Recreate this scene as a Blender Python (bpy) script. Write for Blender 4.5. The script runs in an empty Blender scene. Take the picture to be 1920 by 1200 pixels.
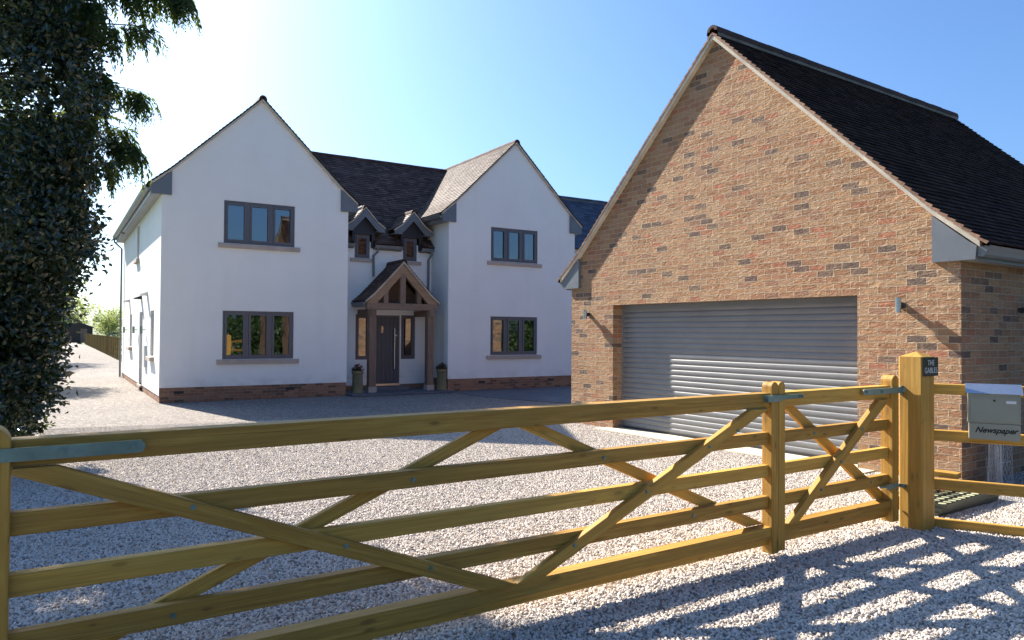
import bpy, bmesh, math, random
import numpy as np
from mathutils import Vector, Matrix
rng = np.random.default_rng(7)
random.seed(7)
R = math.radians
sc = bpy.context.scene
COL = sc.collection

# ------------------------------------------------------------------ camera
PITCH, ROLL = 0.0175393, 0.00636709
cd = bpy.data.cameras.new("camera")
cam = bpy.data.objects.new("camera", cd); COL.objects.link(cam)
cd.sensor_width = 36.0; cd.lens = 1372.16 / 1920 * 36
cd.clip_start = 0.05; cd.clip_end = 3000
_c, _s = math.cos(PITCH), math.sin(PITCH)
_r = Vector((1, 0, 0)); _f = Vector((0, _c, _s)); _u = Vector((0, -_s, _c))
_cr, _sr = math.cos(ROLL), math.sin(ROLL)
rt = _cr * _r + _sr * _u; up = -_sr * _r + _cr * _u
m3 = Matrix((rt, up, -_f)).transposed()
cam.matrix_world = Matrix.Translation((0, 0, 1.7)) @ m3.to_4x4()
sc.camera = cam

# ------------------------------------------------------------------ light
SUN_AZ, SUN_EL = R(135.2), R(36.0)          # direction towards the sun (from +X, counter-clockwise)
sc.view_settings.view_transform = 'Standard'
sc.view_settings.look = 'None'
sc.view_settings.gamma = 1.0
sc.view_settings.exposure = 1.55
w = bpy.data.worlds.new("World"); sc.world = w; w.use_nodes = True
wn = w.node_tree
bg = wn.nodes['Background']
sky = wn.nodes.new('ShaderNodeTexSky'); sky.sky_type = 'NISHITA'; sky.sun_disc = False
sky.sun_elevation = SUN_EL; sky.sun_rotation = R(90) - SUN_AZ
sky.air_density = 1.0; sky.dust_density = 2.3; sky.ozone_density = 2.0
tint = wn.nodes.new('ShaderNodeMix'); tint.data_type = 'RGBA'; tint.blend_type = 'MULTIPLY'; tint.inputs[0].default_value = 1.0
tint.inputs[7].default_value = (0.80, 1.13, 1.54, 1)
wn.links.new(sky.outputs[0], tint.inputs[6]); wn.links.new(tint.outputs[2], bg.inputs[0]); bg.inputs[1].default_value = 0.050
sd = bpy.data.lights.new("sun", 'SUN'); sun = bpy.data.objects.new("sun", sd); COL.objects.link(sun)
sd.energy = 5.0; sd.angle = R(0.5); sd.color = (1.0, 0.93, 0.82)
tosun = Vector((math.cos(SUN_AZ) * math.cos(SUN_EL), math.sin(SUN_AZ) * math.cos(SUN_EL), math.sin(SUN_EL)))
sun.rotation_euler = (-tosun).to_track_quat('-Z', 'Y').to_euler()
sun.location = (0, 0, 30)

# ------------------------------------------------------------------ frames (measured)
HO, HA = Vector((-8.2708, 17.1681, 0)), 0.557105745     # house: x along the front, y into depth
GO, GA = Vector((1.80652, 13.08551, 0)), 0.60099439     # garage: y along its front, x into depth
TO, TA = Vector((1.99736, 5.61457, 0)), 0.58088669      # gate: x along the gate, y into the yard
FO, FA = Vector((3.68502, 6.56893, 0)), R(-27.7)        # post and rail fence right of the gate

# ------------------------------------------------------------------ material helpers
class NT:
    def __init__(s, name):
        s.m = bpy.data.materials.new(name); s.m.use_nodes = True
        s.t = s.m.node_tree; s.b = s.t.nodes['Principled BSDF']; s.out = s.t.nodes['Material Output']
    def n(s, typ, **kw):
        nd = s.t.nodes.new('ShaderNode' + typ)
        for k, v in kw.items():
            if k.startswith('i_'):
                key = k[2:]
                key = int(key) if key.isdigit() else key.replace('_', ' ')
                sk = nd.inputs[key]
                if isinstance(v, bpy.types.NodeSocket): s.t.links.new(v, sk)
                else: sk.default_value = v
            else: setattr(nd, k, v)
        return nd
    def l(s, a, b): s.t.links.new(a, b)
    def uv(s, sx=1, sy=1, sz=1):
        return s.n('Mapping', i_Vector=s.n('UVMap', uv_map='UVMap').outputs[0], i_Scale=(sx, sy, sz)).outputs[0]
    def obj(s, sx=1, sy=1, sz=1):
        return s.n('Mapping', i_Vector=s.n('TexCoord').outputs['Object'], i_Scale=(sx, sy, sz)).outputs[0]
    def noise(s, vec, scale, detail=4, rough=0.55, out='Fac', dist=0.0):
        return s.n('TexNoise', i_Vector=vec, i_Scale=scale, i_Detail=detail, i_Roughness=rough, i_Distortion=dist).outputs[out]
    def ramp(s, fac, stops, const=False):
        nd = s.n('ValToRGB', i_Fac=fac); cr = nd.color_ramp
        if const: cr.interpolation = 'CONSTANT'
        while len(cr.elements) < len(stops): cr.elements.new(0.5)
        for e, (p, c) in zip(cr.elements, stops):
            e.position = p; e.color = (c[0], c[1], c[2], 1) if not isinstance(c, (int, float)) else (c, c, c, 1)
        return nd.outputs[0]
    def mix(s, fac, a, b, mode='MIX'):
        nd = s.n('Mix', data_type='RGBA', blend_type=mode)
        for sk, v in ((nd.inputs[0], fac), (nd.inputs[6], a), (nd.inputs[7], b)):
            if isinstance(v, bpy.types.NodeSocket): s.l(v, sk)
            elif isinstance(v, (int, float)): sk.default_value = v if sk == nd.inputs[0] else (v, v, v, 1)
            else: sk.default_value = (v[0], v[1], v[2], 1)
        return nd.outputs[2]
    def math(s, op, a, b=0.0, clamp=False):
        nd = s.n('Math', operation=op, use_clamp=clamp)
        for i, v in enumerate((a, b)):
            if isinstance(v, bpy.types.NodeSocket): s.l(v, nd.inputs[i])
            else: nd.inputs[i].default_value = v
        return nd.outputs[0]
    def bump(s, h, strength=0.4, dist=0.01):
        nd = s.n('Bump', i_Height=h, i_Strength=strength, i_Distance=dist)
        s.l(nd.outputs[0], s.b.inputs['Normal']); return nd.outputs[0]
    def set(s, col=None, rough=None, metal=None, spec=None, **kw):
        for key, v in (('Base Color', col), ('Roughness', rough), ('Metallic', metal), ('Specular IOR Level', spec)):
            if v is None: continue
            if isinstance(v, bpy.types.NodeSocket): s.l(v, s.b.inputs[key])
            elif key == 'Base Color': s.b.inputs[key].default_value = (v[0], v[1], v[2], 1)
            else: s.b.inputs[key].default_value = v
        return s.m

def brick_mat(name, ramp, mortar, bw, bh, msize, bumpy=1.0, crease=1.0):
    t = NT(name); uv = t.uv()
    br = t.n('TexBrick', i_Vector=uv, i_Color1=(0, 0, 0, 1), i_Color2=(1, 1, 1, 1), i_Mortar=(0.5, 0.5, 0.5, 1),
             i_Scale=1.0, i_Mortar_Size=msize, i_Mortar_Smooth=0.35, i_Bias=0.0, i_Brick_Width=bw, i_Row_Height=bh)
    br.offset = 0.5
    wob = t.noise(uv, 14, 3)
    uvw = t.n('VectorMath', operation='ADD', i_0=uv, i_1=t.n('VectorMath', operation='SCALE', i_0=t.n('TexNoise', i_Vector=uv, i_Scale=9.0, i_Detail=3.0).outputs['Color'], i_Scale=0.012).outputs[0]).outputs[0]
    t.l(uvw, br.inputs['Vector'])
    sx = t.n('SeparateXYZ', i_0=uvw)
    row = t.math('FLOOR', t.math('DIVIDE', sx.outputs[1], bh))
    par = t.math('FLOORED_MODULO', row, 2.0)
    colm = t.math('FLOOR', t.math('DIVIDE', t.math('ADD', sx.outputs[0], t.math('MULTIPLY', t.math('SUBTRACT', 1.0, par), bw * 0.5)), bw))
    wn_ = t.n('TexWhiteNoise', noise_dimensions='2D', i_Vector=t.n('CombineXYZ', i_0=colm, i_1=row).outputs[0])
    base = t.ramp(wn_.outputs['Value'], ramp, True)
    tint = t.n('TexWhiteNoise', noise_dimensions='3D', i_Vector=t.n('CombineXYZ', i_0=colm, i_1=row, i_2=7.0).outputs[0]).outputs['Value']
    base = t.mix(0.5, base, t.mix(t.math('MULTIPLY', tint, 1.0), tuple((0.62, 0.60, 0.58)), (1.0, 1.0, 1.0)), 'MULTIPLY')
    big = t.noise(uv, 0.7, 3)
    base = t.mix(0.18, base, t.ramp(big, [(0.3, (0.34, 0.19, 0.10)), (0.5, (0.46, 0.25, 0.13)), (0.7, (0.48, 0.19, 0.10))]))
    fine = t.noise(uv, 55, 5, 0.65)
    base = t.mix(t.ramp(fine, [(0.36, 0.42), (0.62, 0.0)]), base, t.mix(0.5, base, (0.10, 0.07, 0.055)))
    blotch = t.noise(uv, 17, 3, 0.5)
    base = t.mix(t.ramp(blotch, [(0.54, 0.0), (0.74, 0.35)]), base, (0.56, 0.36, 0.21))
    mc = t.mix(t.ramp(t.noise(uv, 40, 4), [(0.35, 0.0), (0.65, 0.6)]), mortar, tuple(c * 0.72 for c in mortar))
    fac = br.outputs['Fac']
    col = t.mix(fac, base, mc)
    # handmade creases: stretched noise, tilted
    cre = t.noise(t.n('Mapping', i_Vector=uv, i_Rotation=(0, 0, 0.45), i_Scale=(7, 24, 1)).outputs[0], 1.0, 4, 0.6, dist=1.4)
    h = t.math('ADD', t.math('MULTIPLY', t.math('SUBTRACT', 1.0, fac), 1.0), t.math('MULTIPLY', cre, 2.0 * crease))
    h = t.math('ADD', h, t.math('MULTIPLY', fine, 0.25))
    t.bump(h, 1.0 * bumpy, 0.018)
    return t.set(col, 0.9, spec=0.25)

def wood_mat(name, c0, c1, c2, knots=True, rough=0.62, green=0.0):
    t = NT(name)
    rn = t.n('ObjectInfo').outputs['Random']
    uv0 = t.n('UVMap', uv_map='UVMap').outputs[0]
    off = t.n('CombineXYZ', i_0=t.math('MULTIPLY', rn, 37.0), i_1=t.math('MULTIPLY', rn, 11.0)).outputs[0]
    uv = t.n('VectorMath', operation='ADD', i_0=uv0, i_1=off).outputs[0]
    mp = lambda a, b: t.n('Mapping', i_Vector=uv, i_Scale=(a, b, 1)).outputs[0]
    g = t.noise(mp(1.3, 34), 1.0, 6, 0.68, dist=0.9)
    col = t.ramp(g, [(0.36, c0), (0.5, c1), (0.62, c2)])
    chk = t.noise(mp(0.55, 70), 1.0, 2, 0.5, dist=0.3)
    col = t.mix(t.ramp(chk, [(0.66, 0.0), (0.70, 0.75)]), col, tuple(c * 0.28 for c in c0))
    g2 = t.noise(mp(3.0, 150), 1.0, 3, 0.6)
    col = t.mix(t.ramp(g2, [(0.40, 0.30), (0.60, 0.0)]), col, tuple(c * 0.55 for c in c0))
    pat = t.noise(mp(1.2, 4), 1.0, 3)
    col = t.mix(t.ramp(pat, [(0.42, 0.0), (0.68, 0.55)]), col, tuple(c * 0.62 for c in c1))
    if green: col = t.mix(t.math('MULTIPLY', t.ramp(t.noise(mp(2.2, 7), 1.0, 3), [(0.45, 0.0), (0.7, 1.0)]), green), col, (0.20, 0.20, 0.07))
    h = t.math('ADD', g, t.math('MULTIPLY', g2, 0.6))
    if knots:
        v = t.n('TexVoronoi', voronoi_dimensions='2D', i_Vector=mp(4.2, 13), i_Scale=1.0, i_Randomness=1.0)
        kd = v.outputs['Distance']
        rr = t.n('SeparateColor', i_0=v.outputs['Color']).outputs[0]
        on = t.math('GREATER_THAN', rr, 0.78)
        kd = t.math('DIVIDE', kd, t.math('ADD', 0.35, t.math('MULTIPLY', t.n('SeparateColor', i_0=v.outputs['Color']).outputs[1], 0.9)))
        k = t.math('MULTIPLY', t.ramp(kd, [(0.06, 1.0), (0.12, 0.8), (0.19, 0.0)]), on)
        col = t.mix(k, col, (0.075, 0.035, 0.012))
        ring = t.math('MULTIPLY', t.ramp(kd, [(0.1, 0.45), (0.5, 0.0)]), on)
        col = t.mix(ring, col, tuple(c * 0.5 for c in c1))
    col = t.mix(0.36, col, t.mix(rn, tuple(c * 0.62 for c in c0), tuple(min(1, c * 1.15) for c in c2)))
    t.bump(h, 0.28, 0.003)
    return t.set(col, rough, spec=0.35)

def paint_mat(name, c, rough=0.45, metal=0.0, var=0.12, spec=0.5, bump=0.0, dirt=None):
    t = NT(name); o = t.obj()
    n = t.noise(o, 3.0, 5, 0.6)
    col = t.mix(t.ramp(n, [(0.35, 0.0), (0.7, 1.0)]), tuple(x * (1 - var) for x in c), tuple(min(1, x * (1 + var)) for x in c))
    f = t.noise(o, 60.0, 3)
    col = t.mix(t.ramp(f, [(0.45, 0.0), (0.8, var)]), col, tuple(x * 0.6 for x in c))
    if bump: t.bump(t.noise(o, 120.0, 3), bump, 0.002)
    return t.set(col, t.ramp(n, [(0.3, max(0.03, rough - 0.06)), (0.7, min(1, rough + 0.08))]), metal, spec)

def tile_mat(name, stops, rough=0.78, bump=0.5, spec=0.12):
    t = NT(name); uv = t.uv()
    a = t.n('Attribute', attribute_name='rnd').outputs['Fac']
    col = t.ramp(a, stops)
    n = t.noise(uv, 26, 4, 0.65)
    col = t.mix(t.ramp(n, [(0.38, 0.45), (0.62, 0.0)]), col, tuple(x * 0.55 for x in stops[0][1]))
    big = t.noise(uv, 0.9, 3)
    col = t.mix(t.ramp(big, [(0.5, 0.0), (0.8, 0.25)]), col, tuple(x * 1.35 for x in stops[-1][1]))
    t.bump(t.noise(uv, 70, 4), bump, 0.004)
    return t.set(col, rough, spec=spec)

def leaf_mat(name, stops, rough=0.4, trans=0.25, spec=0.5, tcol=None):
    t = NT(name)
    a = t.n('Attribute', attribute_name='rnd').outputs['Fac']
    col = t.ramp(a, stops)
    t.set(col, rough, spec=spec)
    tr = t.n('BsdfTranslucent')
    hs = t.mix(0.6, col, tcol if tcol else (0.35, 0.45, 0.06))
    t.l(hs, tr.inputs['Color'])
    mx = t.n('MixShader', i_0=trans, i_1=t.b.outputs[0], i_2=tr.outputs[0])
    t.l(mx.outputs[0], t.out.inputs[0]); return t.m

M = {}
M['brick'] = brick_mat('garage brick', [(0.0, (0.095, 0.080, 0.075)), (0.045, (0.17, 0.125, 0.100)), (0.085, (0.37, 0.195, 0.105)), (0.25, (0.44, 0.255, 0.138)),
    (0.43, (0.48, 0.300, 0.170)), (0.60, (0.41, 0.220, 0.125)), (0.74, (0.45, 0.290, 0.175)), (0.86, (0.44, 0.180, 0.105)), (0.93, (0.32, 0.18, 0.115))],
    (0.54, 0.41, 0.28), 0.236, 0.0852, 0.0070)
M['plinth'] = brick_mat('plinth brick', [(0.0, (0.12, 0.07, 0.05)), (0.2, (0.32, 0.15, 0.09)), (0.5, (0.40, 0.20, 0.12)), (0.8, (0.28, 0.12, 0.075))],
    (0.33, 0.25, 0.19), 0.225, 0.0745, 0.007, 0.6, 0.5)
def render_mat():
    t = NT('white render'); o = t.obj()
    n = t.noise(o, 0.8, 6, 0.65); f = t.noise(o, 180, 3, 0.6)
    st = t.noise(t.n('Mapping', i_Vector=t.n('TexCoord').outputs['Object'], i_Scale=(2.2, 2.2, 0.22)).outputs[0], 1.0, 4)
    col = t.mix(t.ramp(n, [(0.35, 0.0), (0.7, 1.0)]), (0.83, 0.815, 0.78), (0.88, 0.865, 0.83))
    col = t.mix(t.ramp(st, [(0.55, 0.0), (0.8, 0.22)]), col, (0.66, 0.65, 0.60))
    zz = t.n('SeparateXYZ', i_0=t.n('TexCoord').outputs['Object']).outputs[2]
    spl = t.math('MULTIPLY', t.ramp(zz, [(0.0, 0.0), (0.36, 1.0)], True), t.math('MULTIPLY', t.ramp(t.math('MULTIPLY', zz, 1.0), [(0.36, 1.0), (0.62, 0.0)]), t.ramp(t.noise(o, 3.5, 5), [(0.42, 0.0), (0.7, 0.5)])))
    col = t.mix(spl, col, (0.50, 0.47, 0.41))
    t.bump(t.math('ADD', f, t.math('MULTIPLY', t.noise(o, 9, 4), 1.2)), 0.22, 0.004)
    return t.set(col, 0.93, spec=0.15)
M['render'] = render_mat()
M['tile'] = tile_mat('plum clay tile', [(0.0, (0.060, 0.034, 0.027)), (0.35, (0.088, 0.050, 0.039)), (0.7, (0.125, 0.080, 0.062)), (1.0, (0.18, 0.12, 0.09))], 0.66, spec=0.24)
M['garage_tile'] = tile_mat('dark clay tile', [(0.0, (0.024, 0.013, 0.010)), (0.5, (0.042, 0.023, 0.017)), (1.0, (0.072, 0.040, 0.029))], 0.85, spec=0.05)
M['slate'] = tile_mat('blue slate', [(0.0, (0.05, 0.06, 0.085)), (0.5, (0.07, 0.085, 0.12)), (1.0, (0.10, 0.115, 0.15))], 0.55)
M['ridge'] = paint_mat('ridge clay', (0.085, 0.048, 0.040), 0.8, var=0.35, spec=0.15, bump=0.3)
M['bedding'] = paint_mat('bedding mortar', (0.20, 0.165, 0.135), 0.95, var=0.3)
M['verge'] = paint_mat('verge mortar', (0.56, 0.49, 0.39), 0.9, var=0.25, bump=0.5)
M['verge_tile'] = tile_mat('verge tile edges', [(0.0, (0.22, 0.13, 0.09)), (0.5, (0.33, 0.19, 0.13)), (1.0, (0.42, 0.25, 0.17))], 0.8)
M['grey'] = paint_mat('grey paint', (0.145, 0.16, 0.18), 0.42, var=0.08)
M['soffit'] = paint_mat('soffit paint', (0.30, 0.31, 0.32), 0.55, var=0.06)
M['gutter'] = paint_mat('gutter metal', (0.16, 0.175, 0.19), 0.34, var=0.08)
M['frame'] = paint_mat('window frame', (0.110, 0.104, 0.118), 0.40, var=0.06)
M['door'] = paint_mat('door paint', (0.062, 0.080, 0.105), 0.42, var=0.08)
M['black'] = paint_mat('black cladding', (0.022, 0.022, 0.026), 0.55, var=0.2)
M['sill'] = paint_mat('cast stone', (0.47, 0.38, 0.32), 0.9, var=0.12, bump=0.3)
M['concrete'] = paint_mat('pale concrete', (0.56, 0.50, 0.38), 0.9, var=0.16, bump=0.5)
M['steel'] = paint_mat('brushed steel', (0.55, 0.55, 0.55), 0.28, 1.0, var=0.05)
M['galv'] = paint_mat('galvanised steel', (0.20, 0.27, 0.225), 0.5, 0.3, var=0.3)
M['white'] = paint_mat('white plastic', (0.75, 0.74, 0.71), 0.5, var=0.05)
M['gatewood'] = wood_mat('treated pine', (0.29, 0.130, 0.019), (0.51, 0.260, 0.040), (0.66, 0.385, 0.075), green=0.22)
M['postwood'] = wood_mat('treated post', (0.25, 0.115, 0.020), (0.42, 0.215, 0.036), (0.55, 0.32, 0.062), green=0.15)
M['fencewood'] = wood_mat('weathered fence pine', (0.15, 0.095, 0.025), (0.22, 0.145, 0.04), (0.28, 0.19, 0.06), green=0.5)
M['oak'] = wood_mat('weathered oak', (0.17, 0.105, 0.07), (0.25, 0.165, 0.115), (0.33, 0.225, 0.165), knots=True, rough=0.8)
M['oakface'] = wood_mat('fresh oak', (0.26, 0.15, 0.085), (0.35, 0.21, 0.12), (0.42, 0.27, 0.165), knots=True, rough=0.75)
M['shed'] = wood_mat('dark shed boards', (0.045, 0.035, 0.03), (0.065, 0.05, 0.042), (0.085, 0.068, 0.056), knots=False)
M['bark'] = paint_mat('bark', (0.085, 0.065, 0.05), 0.95, var=0.35, bump=0.8)
M['twig'] = paint_mat('twig bark', (0.06, 0.042, 0.03), 0.9, var=0.3)
def roller_mat():
    t = NT('grey roller door'); o = t.obj()
    col = t.mix(t.ramp(t.noise(o, 2.0, 5), [(0.35, 0.0), (0.7, 1.0)]), (0.175, 0.178, 0.185), (0.205, 0.207, 0.21))
    return t.set(col, t.ramp(t.noise(o, 30, 3), [(0.3, 0.40), (0.7, 0.52)]), 0.0, 0.4)
M['roller'] = roller_mat()
def glass_mat(name='window glass', refl=0.13, tint=(0.30, 0.33, 0.35)):
    t = NT(name)
    lw = t.n('LayerWeight', i_Blend=0.35).outputs['Fresnel']
    fac = t.math('ADD', t.math('MULTIPLY', lw, 0.75), refl, True)
    nz = t.noise(t.obj(), 2.2, 2)
    bp = t.n('Bump', i_Height=nz, i_Strength=0.04, i_Distance=0.02)
    gl = t.n('BsdfGlossy', i_Color=(0.86, 0.93, 1.0, 1), i_Roughness=0.012); t.l(bp.outputs[0], gl.inputs['Normal'])
    tr = t.n('BsdfTransparent', i_Color=(*tint, 1))
    mx = t.n('MixShader', i_0=fac, i_1=tr.outputs[0], i_2=gl.outputs[0])
    t.l(mx.outputs[0], t.out.inputs[0]); return t.m
M['glass'] = glass_mat()
M['interior'] = paint_mat('interior plaster', (0.25, 0.24, 0.22), 0.95)
M['curtain'] = paint_mat('pale curtain', (0.62, 0.66, 0.64), 0.9)
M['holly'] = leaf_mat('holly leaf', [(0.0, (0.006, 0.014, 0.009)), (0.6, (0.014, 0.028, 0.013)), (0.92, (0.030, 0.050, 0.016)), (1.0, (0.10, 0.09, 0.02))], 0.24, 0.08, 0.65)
M['cypress'] = leaf_mat('cypress spray', [(0.0, (0.018, 0.036, 0.018)), (0.6, (0.035, 0.065, 0.024)), (1.0, (0.085, 0.12, 0.035))], 0.6, 0.30, 0.3)
M['ash'] = leaf_mat('spring leaf', [(0.0, (0.05, 0.085, 0.022)), (0.6, (0.09, 0.13, 0.03)), (1.0, (0.17, 0.18, 0.04))], 0.5, 0.36, 0.4, (0.4, 0.48, 0.05))
M['darktree'] = leaf_mat('hedgerow leaf', [(0.0, (0.03, 0.055, 0.02)), (0.6, (0.05, 0.085, 0.026)), (1.0, (0.08, 0.12, 0.035))], 0.5, 0.3, 0.4)
M['haze_leaf'] = leaf_mat('distant leaf with haze tint', [(0.0, (0.14, 0.16, 0.085)), (1.0, (0.24, 0.26, 0.14))], 0.7, 0.5, 0.2, (0.5, 0.6, 0.15))  # haze and glare over the far trees are put into this pale colour
M['potplant'] = leaf_mat('bronze leaf', [(0.0, (0.03, 0.04, 0.02)), (0.5, (0.09, 0.035, 0.035)), (1.0, (0.2, 0.03, 0.04))], 0.5, 0.2)
M['pot'] = paint_mat('buff clay pot', (0.20, 0.165, 0.085), 0.8, var=0.25, bump=0.3)
M['soil'] = paint_mat('soil', (0.03, 0.022, 0.016), 1.0, var=0.4)
M['mailgrey'] = paint_mat('taupe metal', (0.29, 0.285, 0.215), 0.38, var=0.04)
M['mailroof'] = paint_mat('stainless lid', (0.62, 0.64, 0.66), 0.22, 0.9, var=0.03)
M['blacksign'] = paint_mat('black slate sign', (0.012, 0.012, 0.013), 0.35, var=0.1)
M['ink'] = paint_mat('black print', (0.01, 0.01, 0.01), 0.5, var=0.0)
M['whiteink'] = paint_mat('white lettering', (0.7, 0.7, 0.68), 0.5, var=0.0)
M['wire'] = paint_mat('galvanised wire', (0.62, 0.64, 0.66), 0.45, 0.55, var=0.1)
M['plastic'] = paint_mat('dark green plastic', (0.030, 0.034, 0.022), 0.5, var=0.25)
M['plasticlit'] = paint_mat('plastic paled by light', (0.36, 0.36, 0.22), 0.7, var=0.3)  # light showing through the dark grid is painted as this pale colour
M['netting'] = paint_mat('orange netting', (0.27, 0.085, 0.04), 0.8, var=0.35)
def slab_mat():
    t = NT('dark paving'); uv = t.uv()
    br = t.n('TexBrick', i_Vector=uv, i_Color1=(0.10, 0.105, 0.12, 1), i_Color2=(0.15, 0.155, 0.17, 1), i_Mortar=(0.06, 0.06, 0.06, 1), i_Scale=1.0, i_Mortar_Size=0.006, i_Brick_Width=0.6, i_Row_Height=0.45)
    col = t.mix(t.ramp(t.noise(uv, 5, 5), [(0.4, 0.0), (0.7, 0.5)]), br.outputs['Color'], (0.09, 0.09, 0.10))
    t.bump(t.noise(uv, 30, 4), 0.3, 0.004); return t.set(col, 0.6)
M['slab'] = slab_mat()
STONES = [(0.0, (0.16, 0.145, 0.13)), (0.10, (0.36, 0.32, 0.285)), (0.26, (0.58, 0.52, 0.455)), (0.52, (0.65, 0.59, 0.515)), (0.74, (0.58, 0.49, 0.415)), (0.83, (0.78, 0.735, 0.66)), (0.96, (0.48, 0.38, 0.28))]
def gravel_mat():
    t = NT('gravel'); o = t.n('TexCoord').outputs['Object']
    v = t.n('TexVoronoi', i_Vector=o, i_Scale=62.0, i_Randomness=1.0)
    rr = t.n('SeparateColor', i_0=v.outputs['Color']).outputs[0]
    col = t.ramp(rr, STONES, True)
    d = v.outputs['Distance']
    col = t.mix(t.ramp(d, [(0.45, 0.0), (0.85, 0.75)]), col, (0.10, 0.085, 0.075))
    v2 = t.n('TexVoronoi', i_Vector=o, i_Scale=23.0, i_Randomness=1.0)
    col = t.mix(t.ramp(t.n('SeparateColor', i_0=v2.outputs['Color']).outputs[1], [(0.55, 0.0), (0.62, 0.62)]), col, (0.17, 0.14, 0.12))
    col = t.mix(t.ramp(t.noise(o, 9.0, 5, 0.7), [(0.42, 0.65), (0.62, 0.05)]), col, (0.25, 0.215, 0.195))
    dust = t.noise(o, 0.55, 5, 0.6)
    col = t.mix(t.ramp(dust, [(0.45, 0.0), (0.72, 0.35)]), col, (0.45, 0.40, 0.345))
    moss = t.noise(o, 0.35, 4, 0.6)
    col = t.mix(t.ramp(moss, [(0.62, 0.0), (0.78, 0.30)]), col, (0.30, 0.30, 0.14))
    h = t.math('ADD', t.math('MULTIPLY', d, -1.0), t.math('MULTIPLY', rr, 0.5))
    h = t.math('ADD', h, t.math('MULTIPLY', t.noise(o, 1.6, 4), 1.0))
    h = t.math('ADD', h, t.math('MULTIPLY', v2.outputs['Distance'], -1.2)); t.bump(h, 1.0, 0.02); return t.set(col, 0.92, spec=0.2)
M['gravel'] = gravel_mat()
def stone_mat():
    t = NT('gravel stone'); rn = t.n('ObjectInfo').outputs['Random']
    col = t.ramp(rn, STONES)
    p = t.n('NewGeometry').outputs['Position']
    col = t.mix(t.ramp(t.noise(p, 160, 3), [(0.4, 0.0), (0.7, 0.35)]), col, (0.40, 0.345, 0.295))
    col = t.mix(t.ramp(t.noise(p, 0.55, 5, 0.6), [(0.45, 0.0), (0.72, 0.25)]), col, (0.52, 0.455, 0.39))
    return t.set(col, 0.85, spec=0.25)
M['stone'] = stone_mat()
def grass_mat():
    t = NT('field grass'); o = t.n('TexCoord').outputs['Object']
    col = t.mix(t.ramp(t.noise(o, 0.12, 5), [(0.35, 0.0), (0.65, 1.0)]), (0.06, 0.09, 0.025), (0.12, 0.14, 0.05))
    t.bump(t.noise(o, 14, 5), 0.8, 0.03); return t.set(col, 0.95)
M['grass'] = grass_mat()
def asphalt_mat():
    t = NT('lane asphalt'); o = t.n('TexCoord').outputs['Object']
    col = t.ramp(t.noise(o, 90, 4), [(0.3, (0.035, 0.035, 0.036)), (0.7, (0.075, 0.073, 0.07))])
    t.bump(t.noise(o, 120, 3), 0.5, 0.004); return t.set(col, 0.9)
M['asphalt'] = asphalt_mat()

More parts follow.
